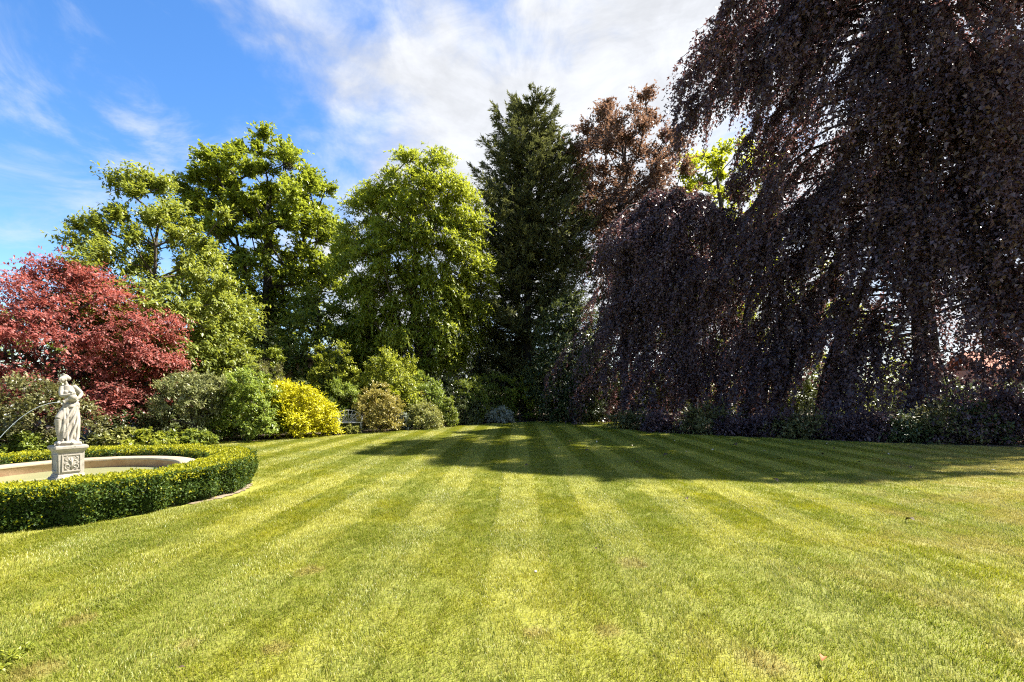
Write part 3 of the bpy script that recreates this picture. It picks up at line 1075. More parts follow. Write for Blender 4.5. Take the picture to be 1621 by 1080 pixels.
# bent leg pushing forward under the cloth, bare shin and foot
body.append(limb([(-.005, -.03, .60), (-.075, -.075, .50), (-.128, -.115, .420)], [.070, .062, .052]))
body.append(limb([(-.128, -.115, .420), (-.122, -.098, .26), (-.108, -.090, .09)], [.050, .043, .028]))
body.append(limb([(-.104, -.085, .060), (-.118, -.135, .045), (-.126, -.180, .034)], [.032, .026, .018]))
body.append(limb([(.050, -.085, .055), (.055, -.140, .045), (.058, -.180, .034)], [.032, .026, .018]))
# swags and long folds of the cloth
for f in ([(-.058, -.085, .655), (-.052, -.118, .50), (-.052, -.125, .32), (-.070, -.125, .08)],
          [(-.02, -.085, .64), (-.010, -.108, .48), (-.015, -.118, .28), (-.010, -.135, .05)],
          [(.11, -.05, .66), (.04, -.105, .53), (-.045, -.125, .36), (-.085, -.12, .22)],
          [(.135, -.02, .63), (.09, -.09, .47), (.01, -.118, .30), (-.055, -.13, .12)],
          [(.140, -.01, .55), (.115, -.08, .36), (.060, -.115, .20), (.02, -.13, .06)],
          [(.145, .0, .45), (.130, -.05, .26), (.110, -.09, .06)],
          [(.120, .03, .64), (.145, .02, .42), (.135, .03, .10)],
          [(-.07, -.05, .665), (.03, -.085, .64), (.125, -.03, .675)],
          [(-.06, -.045, .640), (.04, -.090, .615), (.132, -.02, .650)],
          [(.125, .02, .68), (.135, -.02, .65), (.130, -.03, .58)]):
    c = curve(f, 8)
    body.append(poly_tube(c, np.interp(np.linspace(0, 1, len(c)), [0, .5, 1], [.014, .019, .022]), 8))
# rocky footing that is carved with the figure
body.append(sphere((-.02, -.03, .040), (.165, .15, .05)))
V, Fc = join_parts(body)
me = mesh_from('figure', V, Fc)
tmp = bpy.data.objects.new('figure_work', me)
COL.objects.link(tmp)
md = tmp.modifiers.new('r', 'REMESH'); md.mode = 'VOXEL'; md.voxel_size = 0.006
md = tmp.modifiers.new('s', 'SMOOTH'); md.factor = 0.5; md.iterations = 3
dg = bpy.context.evaluated_depsgraph_get()
fme = bpy.data.meshes.new_from_object(tmp.evaluated_get(dg))
bpy.data.objects.remove(tmp)
fme.polygons.foreach_set('use_smooth', np.ones(len(fme.polygons), bool))
STAT_ROT = view_dir - PI / 2
stat = empty('garden_statue', (CEN[0], CEN[1], .785), STAT_ROT)
tag(stat, 'weathered stone statue of a draped woman holding a round urn, standing on the pedestal', 'statue')
fig = link('figure', fme, M_STONE, stat)
fig.scale = (.90, .92, 1.0)
b = bmesh.new(); frustum_box(b, .165, .145, 0, .160, .140, .035); bm_obj('footing_slab', b, M_STONE, stat, bevel=.006)

# thin arc of water from the urn's lip into the pool
xl = Vector((math.cos(STAT_ROT), math.sin(STAT_ROT), 0)); yl = Vector((-math.sin(STAT_ROT), math.cos(STAT_ROT), 0))
j0 = Vector((CEN[0], CEN[1], .785)) + xl * (-.056) + yl * (-.118) + Vector((0, 0, .684))
jd = (-xl * 0.98 + yl * 0.06)
tj = np.linspace(0, 1, 40)
jp = [(j0 + jd * (1.02 * t) + Vector((0, 0, .10 * t - 1.25 * t * t))) for t in tj]
jp = [p for p in jp if p.z > .19]
V, Fc = poly_tube([tuple(p) for p in jp], np.linspace(.003, .0042, len(jp)), 8)
jet = link('water_jet', mesh_from('water_jet', V - np.array(j0), Fc, smooth=True), M_JET, None, tuple(j0))
tag(jet, 'thin arc of clear water spouting from the statue urn into the pool', 'water jet')

pa = np.linspace(R(-17), R(18), 24)
soil_poly = [(CEN[0] + (R_OUT - .1) * math.cos(a), CEN[1] + (R_OUT - .1) * math.sin(a)) for a in pa]
soil_poly += [(CEN[0] + (R_OUT + .01 + .09 * math.sin(PI * k / 23) + .035 * math.sin(k * 2.3)) * math.cos(a), CEN[1] + (R_OUT + .01 + .09 * math.sin(PI * k / 23) + .035 * math.sin(k * 2.3)) * math.sin(a)) for k, a in list(enumerate(pa))[::-1]]
structure(sheet('bare_soil', soil_poly, 0.016, M_DRYSOIL))

# ------------------------------------------------------------------ clipped box hedge ring
hedge = empty('box_hedge', (CEN[0], CEN[1], 0))
tag(hedge, 'low clipped box hedge ringing the fountain pool with yellow green new growth on top', 'hedge')
ri, ro, hh = R_IN + .15, R_OUT - .16, HEDGE_H - .08
nA = 160
prof = [(ri, 0.0), (ri - .02, .2), (ri, hh - .04), (ri + .04, hh), (ro - .04, hh), (ro, hh - .04), (ro + .02, .2), (ro, 0.0)]
rgh = np.random.default_rng(3)
V = []
for (r, z) in prof:
    for k in range(nA):
        t = k * 2 * PI / nA
        V.append(((r + rgh.normal(0, .012)) * math.cos(t), (r + rgh.normal(0, .012)) * math.sin(t), max(0, z + rgh.normal(0, .008))))
Fc = [(i * nA + k, i * nA + (k + 1) % nA, (i + 1) * nA + (k + 1) % nA, (i + 1) * nA + k) for i in range(len(prof) - 1) for k in range(nA)]
link('twig_mass', mesh_from('twig_mass', np.array(V), np.array(Fc)), solid_mat('hedge_twigs', (.018, .022, .008), (.035, .04, .014), 30, .95, .5, 60), hedge)


def hedge_pts(n, part, seed):
    g = np.random.default_rng(seed)
    th = g.uniform(R(-125), R(195 if part == 'top' else 105), n) if part != 'in' else g.uniform(R(-60), R(205), n)
    wob = .036 * np.sin(9 * th + 1) + .030 * np.sin(23 * th) + .022 * np.sin(41 * th + 2)
    if part == 'top':
        r = g.uniform(R_IN - .01, R_OUT + .01, n)
        edge = np.minimum(r - R_IN, R_OUT - r)
        z = HEDGE_H - .03 + g.uniform(-.05, .035, n) - np.maximum(0, .05 - edge) * .8 + .4 * wob
        nr = np.zeros(n); nz = np.ones(n)
    else:
        z = HEDGE_H * g.random(n) ** .85
        s = 1 if part == 'out' else -1
        r0 = R_OUT if part == 'out' else R_IN
        r = r0 + s * (wob + .018 * np.sin(17 * z + 6 * th) - .10 * g.random(n) ** 1.5 - .06 * np.maximum(0, .12 - z) / .12 + g.normal(0, .012, n))
        nr = np.full(n, float(s)); nz = np.full(n, .25)
    P = np.stack([r * np.cos(th), r * np.sin(th), z], 1)
    nrm = np.stack([nr * np.cos(th), nr * np.sin(th), nz], 1)
    D = unit(runit(g, n) * .9 + nrm * .55 + np.array([0, 0, .15]))
    N = runit(g, n) * .6 + nrm * .9
    bump = .5 * np.sin(31 * th + 5 * z * 6) * np.sin(27 * z + 13 * th)
    return P, D, N, np.clip(.42 + .16 * bump + g.normal(0, .16, n), 0, 1), g


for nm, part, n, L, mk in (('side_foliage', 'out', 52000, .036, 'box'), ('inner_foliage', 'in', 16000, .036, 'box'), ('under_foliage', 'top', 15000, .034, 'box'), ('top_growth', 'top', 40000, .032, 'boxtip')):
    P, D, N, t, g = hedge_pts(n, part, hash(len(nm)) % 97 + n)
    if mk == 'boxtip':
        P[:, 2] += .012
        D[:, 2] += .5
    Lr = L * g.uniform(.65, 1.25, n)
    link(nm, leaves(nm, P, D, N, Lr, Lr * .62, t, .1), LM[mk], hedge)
# ragged new shoots breaking the clipped edge on the sides
P, D, N, t, g = hedge_pts(2600, 'out', 515)
sel = g.random(len(P)) < .25 + .75 * (P[:, 2] / HEDGE_H) ** 3
P, D, N, t = P[sel], D[sel], N[sel], t[sel]
P[:, :2] *= 1.006
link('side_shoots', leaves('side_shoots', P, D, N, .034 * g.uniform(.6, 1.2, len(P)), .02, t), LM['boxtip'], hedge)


# ------------------------------------------------------------------ weeping copper beeches
def weeping(name, label, base, prof, n_strand, K, leaf, seed, trunk, trunk_r, n_bough, hang=(1.2, 3.6), face=0.65, ax=(1, 1), lump=.2, mat='beech', keep=None, stems=None, rough=.80):
    """a crown of pendulous strands that hang from arching boughs; prof = [(z, r)] of the outline"""
    rng = np.random.default_rng(seed)
    base = np.array(base, float)
    e = empty(name, base)
    tag(e, label, 'tree')
    z = np.array([p[0] for p in prof]); r = np.array([p[1] for p in prof])
    g = np.random.default_rng(seed + 9)
    ph = g.uniform(0, 6.28, 6); fz = g.uniform(.2, .7, 6)

    def radius(zz, th):
        lum = sum(np.sin((i % 4 + 1) * th + ph[i] + fz[i] * zz) for i in range(6)) / 6
        return np.interp(zz, z, r) * (1 + lump * 1.5 * lum)
    # boughs: arch up and out of the trunk, then sweep down to the outline
    m = n_bough
    nz = rng.random(m)
    ze = z[0] + (z[-1] - z[0]) * nz ** .9
    th = np.where(rng.random(m) < face, rng.normal(R(228), R(58), m), rng.uniform(0, 2 * PI, m))
    re = radius(ze, th) * rng.uniform(rough, 1.05, m)
    re = np.where(rng.random(m) < .22, re * rng.uniform(.5, .8, m), re)
    end = np.stack([base[0] + np.cos(th) * re * ax[0], base[1] + np.sin(th) * re * ax[1], ze], 1)
    if keep is not None:
        end = keep(end, rng)
        gone = end[:, 2] < 0
        end, th, re = end[~gone], th[~gone], re[~gone]
        m = len(end)
    trp = np.array(trunk, float)
    z0 = np.minimum(end[:, 2] + rng.uniform(1.6, 4.2, m) * (.35 + re / 8), trp[-1, 2])
    st = np.stack([np.interp(z0, trp[:, 2], trp[:, c]) for c in range(3)], 1)
    st = st + (end - st) * np.array([.22, .22, 0]) * rng.random(m)[:, None]
    ctl = st + (end - st) * rng.uniform(.55, .8, m)[:, None]
    ctl[:, 2] = z0 + rng.uniform(-.2, 1.2, m)
    q = np.linspace(0, 1, 9)[None, :, None]
    line = st[:, None] * (1 - q) ** 2 + 2 * ctl[:, None] * q * (1 - q) + end[:, None] * q ** 2
    line += rng.normal(0, .05, line.shape) * q
    ts = [(trp[i], trunk_r * (1 - .75 * i / len(trp)), trp[i + 1], trunk_r * (1 - .75 * (i + 1) / len(trp))) for i in range(len(trp) - 1)]
    for st_ in (stems or []):
        c = curve(st_, 6)
        V, Fc = poly_tube(c[:, :3], c[:, 3], 10)
        link('stem', mesh_from('stem', V - base, Fc, smooth=True), M_BARK_DARK, e)
    thick = rng.uniform(.03, .085, m)
    bs = [(line[b, i], thick[b] * (1 - .105 * i), line[b, i + 1], thick[b] * (1 - .105 * (i + 1))) for b in range(m) for i in range(8)]
    wood(e, ts, bs, M_BARK_DARK)
    # side sprays along each bough, fanning out and hanging
    nt = n_strand
    bi = np.repeat(np.arange(m), nt)
    n = len(bi)
    sq = (.30 + .72 * rng.random(n) ** .75)
    sx = np.clip(sq, 0, 1) * 8
    i0 = np.minimum(sx.astype(int), 7)
    fr = (sx - i0)[:, None]
    p0 = line[bi, i0] * (1 - fr) + line[bi, i0 + 1] * fr
    tg = unit(line[bi, i0 + 1] - line[bi, i0])
    sd = unit(np.cross(tg, np.array([0, 0, 1.0]))) * np.where(rng.random(n) < .5, 1, -1)[:, None]
    ln = rng.uniform(hang[0], hang[1], n) * rng.uniform(.75, 1.25, m)[bi]
    s = np.linspace(.03, 1, K)[None, :, None] + rng.uniform(-.015, .015, (n, K, 1))
    fan = (rng.uniform(.15, .8, n) * ln)[:, None, None]
    fwd = (rng.uniform(.15, .6, n) * ln)[:, None, None]
    pos = p0[:, None] + sd[:, None] * fan * (1 - np.exp(-2 * s)) + tg[:, None] * fwd * s
    pos[..., 2] -= (ln[:, None] * (.15 * s[..., 0] + .75 * s[..., 0] ** 2))
    P = pos.reshape(-1, 3) + rng.normal(0, .05, (n * K, 3))
    tgr = np.repeat(tg, K, 0)
    D = runit(rng, n * K) * .8 + tgr * .45 + np.array([0, 0, -.55])
    N = runit(rng, n * K) * .6 + tgr * np.array([.35, .35, 0]) + np.array([0, 0, .7])
    tint = np.repeat(rng.uniform(.22, .62, m)[bi] + rng.normal(0, .07, n), K) + rng.normal(0, .15, n * K)
    if keep is not None:
        P = keep(P, rng)
    ok = P[:, 2] > .04
    P, D, N, tint = P[ok], D[ok], N[ok], tint[ok]
    L = leaf[0] * rng.uniform(.7, 1.3, len(P))
    link('crown', leaves('crown', P - base, D, N, L, L * leaf[1], tint, .14, tri=True), LM[mat], e)
    return e


def behind_edge(P, rng, open_gap=False):
    """the crowns hang to the ground along the lawn's right edge: foliage that would stand on the grass hangs just behind it"""
    a, b = gp(1000, 678)[:2], gp(1621, 704)[:2]
    t = b - a
    nrm = np.array([-t[1], t[0]]) / np.hypot(*t)
    lim = -.10 - .05 * np.clip(P[:, 2] - .4, 0, 12) - .12 * np.clip(P[:, 2] - 4, 0, 9)
    s = (P[:, :2] - a) @ nrm - lim
    push = np.where(s < 0, -s * 1.25, 0)
    P = P.copy()
    P[:, :2] += nrm * push[:, None]
    if not open_gap:
        return P
    # the open gap under the high left bough, where the trees behind show
    gap = (P[:, 0] < 9.5 + .5 * np.sin(P[:, 2] * 2.1)) & (P[:, 2] > 7.6) & (P[:, 2] < 11.9 + .9 * np.sin(P[:, 0] * 2.3) + rng.normal(0, .25, len(P)))
    P[gap, 2] = -1
    # the crown is thin round the stems, so that they and the sky show
    blob = np.sin(P[:, 0] * 1.9 + P[:, 2] * .7) + np.sin(P[:, 2] * 1.7 - P[:, 0] * .6 + 1) + np.sin(P[:, 1] * 1.1 + P[:, 2])
    thin = (P[:, 0] > 11.5) & (P[:, 2] > 2.6) & (P[:, 2] < 9.5) & (blob > .6) & (rng.random(len(P)) < .30)
    P[thin, 2] = -1
    high = (P[:, 2] > 11.5) & (blob > .9) & (rng.random(len(P)) < .55)
    P[high, 2] = -1
    return P


B1 = np.array([15.0, 19.4, 0])
T1 = np.array([16.9, 19.4, 0])
weeping('copper_beech', 'huge weeping copper beech with dark purple curtains filling the right side', B1,
        [(.4, 9.0), (3, 9.2), (6, 8.8), (8, 7.6), (10, 6.2), (12, 6.2), (13.0, 7.9), (15.5, 8.3), (17.5, 6.5), (19.0, 2.5)], 36, 36, (.145, .74), 21,
        [T1 + np.array([0, 0, 0]), T1 + np.array([.1, 0, 3]), T1 + np.array([-.1, .1, 6]), T1 + np.array([-.4, .1, 9.5]), T1 + np.array([-.7, 0, 13]), T1 + np.array([-1, 0, 18.5])], .50, 330,
        keep=lambda P, g: behind_edge(P, g, True), lump=.10, ax=(1.0, .78), hang=(.7, 1.9),
        stems=[[(13.0, 20.2, -.2, .26), (13.5, 20.2, 2.6, .22), (14.3, 20.1, 4.9, .20), (15.3, 20.0, 7.2, .17), (16.4, 20.0, 9.6, .12)],
               [(10.6, 21.5, -.2, .17), (10.8, 21.5, 2.4, .15), (10.5, 21.3, 5.0, .12), (11.2, 21.0, 8.0, .08)]])
B2 = np.array([7.4, 23.4, 0])
T2 = np.array([9.2, 24.2, 0])
weeping('copper_beech', 'smaller weeping copper beech arching low beside the conifer', B2,
        [(.4, 3.9), (2.5, 4.5), (5, 4.7), (7.5, 4.1), (9.0, 3.0), (10.2, 2.0), (11.2, .8)], 30, 32, (.13, .70), 22,
        [T2, T2 + np.array([.1, 0, 3]), T2 + np.array([-.1, 0, 6]), T2 + np.array([-.3, 0, 9]), T2 + np.array([-.8, 0, 11.2])], .26, 135, hang=(.5, 1.8), keep=behind_edge, lump=.42, rough=.55)


# ------------------------------------------------------------------ conifer
def conifer(name, label, base, H, rad, seed, leaders, n_br=250, mat='conifer', zlow=.9):
    rng = np.random.default_rng(seed)
    base = np.array(base, float)
    e = empty(name, base)
    tag(e, label, 'tree')
    ts = []
    zs = np.linspace(0, 1, 9)
    for (lx, ly, top, z0) in leaders:
        pts = [base + np.array([lx * max(0, (t * top - z0) / (top - z0)), ly * max(0, (t * top - z0) / (top - z0)), top * t]) for t in zs]
        for i in range(8):
            r0, r1 = .34 * (1 - zs[i]) * H / 20 + .02, .34 * (1 - zs[i + 1]) * H / 20 + .02
            if top * zs[i + 1] > z0:
                ts.append((pts[i], r0, pts[i + 1], r1))
    bs, Ps, Ds, Ns, Ts = [], [], [], [], []
    for b in range(n_br):
        lx, ly, top, z0 = leaders[rng.choice(len(leaders), p=np.array([.55] + [.45 / (len(leaders) - 1)] * (len(leaders) - 1)))]
        z = max(zlow, z0 * .8) + (top * .985 - max(zlow, z0 * .8)) * rng.random() ** 1.15
        k = max(0, (z - z0) / (top - z0))
        o = base + np.array([lx * k, ly * k, z])
        f = z / top
        L = np.interp(f, [0, .15, .4, .7, .88, 1], [rad * .75, rad * .95, rad, rad * .72, rad * .38, .3]) * rng.uniform(.65, 1.15)
        if z0 > 0:
            L *= .72
        th = rng.uniform(0, 2 * PI)
        rise = np.interp(f, [0, .4, .8, 1], [-.10, .05, .5, 1.6])
        s = np.linspace(0, 1, 7)
        d = np.array([math.cos(th), math.sin(th), 0])
        line = o + d * (L * s)[:, None]
        line[:, 2] += L * (rise * s - .32 * s * (1 - f * .7) + .42 * s ** 2.4)
        for i in range(6):
            bs.append((line[i], .05 * (1 - s[i]) * (1.2 - f) + .008, line[i + 1], .05 * (1 - s[i + 1]) * (1.2 - f) + .006))
        nt = int(10 + 16 * L / rad)
        st = rng.uniform(.12, 1, nt) ** .8
        base_p = np.stack([np.interp(st, s, line[:, c]) for c in range(3)], 1)
        side = np.where(rng.random(nt) < .5, 1, -1)[:, None]
        perp = np.array([-d[1], d[0], 0])
        td = unit(d * .8 + perp * side * rng.uniform(.2, 1.0, nt)[:, None] + np.array([0, 0, 1]) * rng.uniform(-.2, .65, nt)[:, None])
        tl = rng.uniform(.4, .95, nt) * (.45 + .55 * L / rad)
        K = 16
        u = np.linspace(.05, 1, K)
        pos = base_p[:, None] + td[:, None] * (tl[:, None] * u)[..., None]
        pos[..., 2] += -.20 * tl[:, None] * u + .16 * tl[:, None] * u ** 2
        pos += rng.normal(0, .035, pos.shape)
        Ps.append(pos.reshape(-1, 3))
        tdr = np.repeat(td, K, 0)
        Ds.append(tdr * .9 + runit(rng, nt * K) * .6)
        Ns.append(runit(rng, nt * K) * .5 + np.array([0, 0, .8]))
        Ts.append(np.tile(u, nt) * .3 + rng.uniform(.15, .45) + rng.normal(0, .14, nt * K))
    wood(e, ts, bs, M_BARK_DARK)
    P, D, N, t = [np.concatenate(q) for q in (Ps, Ds, Ns, Ts)]
    ok = P[:, 2] > .05
    P, D, N, t = P[ok], D[ok], N[ok], t[ok]
    Lf = .27 * rng.uniform(.6, 1.3, len(P))
    link('crown', leaves('crown', P - base, D, N, Lf, Lf * .30, t, .1, tri=True), LM[mat], e)
    return e


conifer('conifer_tree', 'tall dark green conifer with several upswept tips standing highest in the centre', (1.1, 33.5, 0), 23.4, 5.2, 31,
        [(0, 0, 21.9, 0), (1.6, .3, 20.7, 11), (-1.3, -.2, 21.1, 12), (.7, -.7, 22.3, 13), (3.2, .2, 18.7, 9), (-2.8, -.4, 15.4, 5.5), (3.7, -.6, 13.7, 4.4)], 740)

# ------------------------------------------------------------------ broadleaved trees
syc = tree('sycamore_tree', 'tall sycamore with open yellow green crown and dark twin stem on the left', 'tree', (px(424, 32), 32, 0),
           [(4.5, 2.0), (6.5, 3.4), (9, 4.0), (11.5, 4.5), (14, 4.5), (16, 3.9), (17.4, 2.7), (18.4, 1.2)], 150, 1.05, 40, 18, (.21, .8), LM['sycamore'], 41,
           trunk_r=.42, mind=1.25, shell=.45, lump=.28, squash=.55, up=.30, droop=.28, leaf_droop=.35, bark=M_BARK_DARK, startf=.45)
tree('ash_tree', 'broad bright yellow green tree with drooping leaflets left of the conifer', 'tree', (px(662, 28.2), 28.2, 0),
     [(3.4, 2.2), (5, 3.2), (7, 3.6), (9.5, 3.8), (12, 3.5), (14, 2.6), (15.4, 1.1)], 225, 1.05, 42, 18, (.20, .44), LM['walnut'], 42,
     trunk_r=.30, mind=1.05, shell=.5, lump=.30, squash=.7, up=.22, droop=.45, leaf_droop=.5, startf=.4)
tree('cherry_tree', 'pale green pointed tree with drooping leaves behind the red maple', 'tree', (px(250, 19.5), 19.5, 0),
     [(1.2, 2.3), (3, 3.0), (5, 3.0), (7, 2.2), (8.6, 1.3), (10.3, .4)], 165, .85, 34, 15, (.18, .42), LM['cherry'], 43,
     trunk_r=.16, mind=.85, shell=.5, lump=.22, up=.55, out=1.0, droop=.15, leaf_droop=.6, squash=.9,
     extra=[(px(135, 19), 19, pz(365, 19)), (px(160, 19), 19.2, pz(385, 19)), (px(185, 19), 19, pz(300, 19)), (px(215, 19.3), 19.3, pz(295, 19.3)), (px(345, 19.5), 19.6, pz(345, 19.5)), (px(240, 19.5), 19.5, pz(305, 19.5))])
tree('japanese_maple', 'spreading crimson red Japanese maple behind the statue', 'tree', (px(95, 15.6), 15.9, 0),
     [(1.0, 2.0), (1.8, 2.9), (2.8, 3.3), (3.8, 3.1), (4.7, 2.4), (5.4, 1.3), (5.8, .4)], 150, .74, 36, 14, (.105, .5), LM['maple'], 44,
     trunk_r=.17, mind=.68, shell=.55, lump=.30, squash=.30, up=.10, droop=.30, leaf_droop=.22, flat=.85, startf=.5, ax=(1.0, .8), bark=M_BARK_DARK,
     extra=[(px(214, 15.2), 15.2, pz(505, 15.2)), (px(200, 15), 15, pz(545, 15)), (px(226, 15.2), 15.2, pz(560, 15.2)), (px(175, 14.6), 14.6, pz(640, 14.6)), (px(160, 14.5), 14.5, pz(625, 14.5)), (px(185, 14.6), 14.6, pz(615, 14.6)),
            (px(60, 15.5), 15.5, pz(435, 15.5)), (px(85, 15.5), 15.6, pz(425, 15.5)), (px(115, 15.5), 15.5, pz(440, 15.5))])
tree('copper_maple', 'copper brown leaved maple rising between the conifer and the beech', 'tree', (px(988, 35), 35, 0),
     [(9.5, 2.2), (12.5, 3.5), (15.3, 4.3), (18.5, 4.2), (21, 3.2), (22.4, 2.1), (23.3, .9)], 115, 1.45, 36, 16, (.20, .7), LM['copper'], 45,
     trunk_r=.30, mind=1.05, shell=.4, lump=.3, squash=.9, up=.45, droop=.25, leaf_droop=.5, bark=M_BARK_DARK)
tree('lime_tree', 'sunlit lime green tree showing through the gap beside the copper beech', 'tree', (px(1145, 37), 37, 0),
     [(8, 2.6), (12, 4.2), (16, 4.4), (19, 3.4), (21.5, 1.2)], 88, 1.15, 24, 13, (.26, .8), LM['lime'], 46, trunk_r=.3, mind=1.1, lump=.25)
# lower trees that close the view behind the borders
for i, (x, d, top, r, mk, lab) in enumerate((
        (505, 27, 462, 2.6, 'green', 'dark spreading hawthorn under the tall sycamore'),
        (585, 31, 478, 2.2, 'green', 'rounded green tree in the gap left of the bright ash'),
        (420, 30, 490, 2.7, 'dark', 'dark low evergreen tree below the sycamore trunk'),
        (905, 27.2, 468, 2.2, 'dark', 'glossy dark grey green holly tree right of the conifer'),
        (760, 36, 470, 3.6, 'dark', 'dark evergreen tree half hidden behind the conifer and the ash'),
        (1000, 34, 440, 3.8, 'green', 'green tree glimpsed between the conifer and the small beech'),
        (1110, 33, 400, 4.2, 'yellowgreen', 'yellow green tree glimpsed through the small weeping beech'),
        (1300, 34, 420, 4.4, 'yellowgreen', 'sunlit green tree glimpsed through gaps in the big beech'),
        (20, 30, 500, 3.6, 'green', 'green tree behind the left edge of the red maple'),
        (330, 24, 470, 2.6, 'green', 'leafy green tree between the cherry tree and the sycamore'))):
    h = pz(top, d)
    tree('garden_tree', lab, 'tree', (px(x, d), d, 0), [(.7, r * .75), (h * .3, r), (h * .6, r * .95), (h * .85, r * .55), (h, r * .15)], 62 if i != 3 else 80, 1.0, 34, 14,
         (.20 if i != 3 else .15, .6), LM[mk], 60 + i, trunk_r=.2, mind=.95, lump=.25, bark=M_BARK_DARK)

# ------------------------------------------------------------------ shrubs of the left border, front to back
S = shrub
S('rose_bush', 'olive green shrub with cream flowers at the far left behind the hedge', 'shrub', -90, 90, 602, 12.0, (.085, .6), LM['olive'], 101, n=95, bloom=(70, .04, .5))
S('flowering_plant', 'low light green plants with white flowers right of the statue pedestal', 'plant', 135, 200, 678, 13.2, (.10, .6), LM['variegated'], 102, n=34, depth=.6, stem=False, bloom=(20, .045, .15))
S('flowering_plant', 'low pale flowered plants between the pedestal and the grey green shrub', 'plant', 196, 262, 684, 13.4, (.10, .6), LM['yellowgreen'], 103, n=24, depth=.6, stem=False, bloom=(12, .04, .12))
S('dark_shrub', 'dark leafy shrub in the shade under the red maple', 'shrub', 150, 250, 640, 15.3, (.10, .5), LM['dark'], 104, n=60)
S('rhododendron', 'grey green shrub with pale shoot tips and bare brown stems at its foot', 'shrub', 228, 346, 586, 14.8, (.12, .34), LM['grey'], 105, n=70, base_z=.62, twigs=12, K=10, out=1.0, up=.35, shape='ball')
S('viburnum', 'fresh green layered shrub left of the golden bush', 'shrub', 318, 430, 586, 15.9, (.10, .55), LM['viburnum'], 106, n=130, leaf_droop=.35, squash=.5, twigs=11)
S('golden_shrub', 'dense golden yellow shrub sloping down to the right', 'shrub', 390, 509, 607, 17.2, (.072, .65), LM['gold'], 107, n=230, skew=-.34, twigs=12, leaf_droop=.25, squash=.6, depth=1.2)
S('laurel', 'bright green laurel below the cherry tree, behind the layered green shrub', 'shrub', 282, 402, 524, 18.6, (.15, .42), LM['cherry'], 108, n=85, leaf_droop=.5)
S('pieris', 'straw green drooping shrub behind the golden bush', 'shrub', 352, 446, 566, 18.9, (.13, .3), LM['olive'], 109, n=70, leaf_droop=.55)
S('ivy_shrub', 'leafy green shrub top left of the pink garden house wall', 'shrub', 372, 444, 537, 20.8, (.13, .6), LM['green'], 110, n=60)
S('privet_shrub', 'yellow green loose shrub right of the pink garden house wall', 'shrub', 474, 560, 546, 22.0, (.11, .5), LM['yellowgreen'], 111, n=150)
S('spotted_laurel', 'broad yellow green laurel behind the buff shrub', 'shrub', 540, 664, 556, 22.4, (.14, .45), LM['yellowgreen'], 112, n=190)
S('narrow_leaved_shrub', 'mid green narrow leaved shrub behind the iron bench', 'shrub', 482, 566, 606, 20.9, (.13, .24), LM['viburnum'], 113, n=80, up=.7)
S('buff_shrub', 'rounded buff and gold variegated shrub right of the iron bench', 'shrub', 552, 629, 612, 19.6, (.085, .5), LM['buff'], 114, n=105, skew=-.25)
S('lime_shrub', 'small lime yellow shrub peeping over the buff shrub', 'shrub', 588, 640, 608, 21.6, (.12, .35), LM['lime'], 115, n=36, up=.6)
S('variegated_mound', 'low cream variegated mound at the lawn edge', 'shrub', 632, 699, 641, 21.2, (.08, .55), LM['variegated'], 116, n=85)
S('bronze_shrub', 'bronze green mound behind the cream variegated mound', 'shrub', 634, 684, 623, 23.4, (.09, .5), LM['buff'], 117, n=46)
S('clipped_shrub', 'round topped dark green shrub right of the variegated mound', 'shrub', 688, 723, 626, 22.9, (.07, .6), LM['green'], 118, n=70)
S('dark_shrub', 'dark green spreading shrub between the round shrub and the silver bush', 'shrub', 712, 764, 634, 24.4, (.10, .5), LM['dark'], 119, n=56)
S('silver_shrub', 'low silvery grey bush at the far lawn edge', 'shrub', 753, 817, 645, 25.6, (.09, .3), LM['silver'], 120, n=66, up=.5, depth=.7)
S('olive_shrub', 'mid green arching shrub behind the silver bush', 'shrub', 716, 806, 588, 27.2, (.12, .5), LM['green'], 121, n=80)
S('green_shrub', 'yellow tinged green shrub right of the silver bush', 'shrub', 790, 856, 600, 27.6, (.12, .5), LM['yellowgreen'], 122, n=66)
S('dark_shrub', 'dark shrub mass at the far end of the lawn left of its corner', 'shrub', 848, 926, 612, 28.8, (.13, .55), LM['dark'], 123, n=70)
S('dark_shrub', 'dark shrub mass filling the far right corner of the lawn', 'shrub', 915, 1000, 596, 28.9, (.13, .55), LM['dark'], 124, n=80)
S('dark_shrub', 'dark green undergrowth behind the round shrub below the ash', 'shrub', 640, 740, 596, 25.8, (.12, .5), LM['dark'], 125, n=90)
S('green_shrub', 'fresh green shrub above the cream variegated mound', 'shrub', 618, 706, 592, 23.2, (.11, .5), LM['viburnum'], 131, n=90)
S('green_shrub', 'dull green shrub left of the silver bush and behind the dark one', 'shrub', 700, 778, 600, 25.4, (.11, .5), LM['green'], 132, n=90)
S('border_plants', 'low mixed green plants along the border left of the pedestal', 'plant', -60, 80, 686, 11.9, (.09, .6), LM['green'], 133, n=40, depth=.5, stem=False)
S('border_plants', 'low leafy plants at the foot of the grey green shrub', 'plant', 250, 335, 682, 14.2, (.10, .55), LM['green'], 134, n=30, depth=.5, stem=False)
S('hosta', 'low pale leaved plants in front of the iron bench', 'plant', 520, 572, 674, 18.9, (.13, .6), LM['variegated'], 126, n=26, depth=.4, stem=False)
S('hosta', 'white edged plant between the golden bush and the bench', 'plant', 504, 534, 660, 18.7, (.16, .6), LM['silver'], 127, n=14, depth=.35, stem=False)
S('hosta', 'white edged plant left of the variegated mound', 'plant', 622, 648, 652, 20.9, (.15, .6), LM['silver'], 128, n=14, depth=.35, stem=False)
S('dark_shrub', 'dark undergrowth behind the layered green shrub', 'shrub', 250, 360, 610, 17.4, (.11, .5), LM['dark'], 129, n=60)
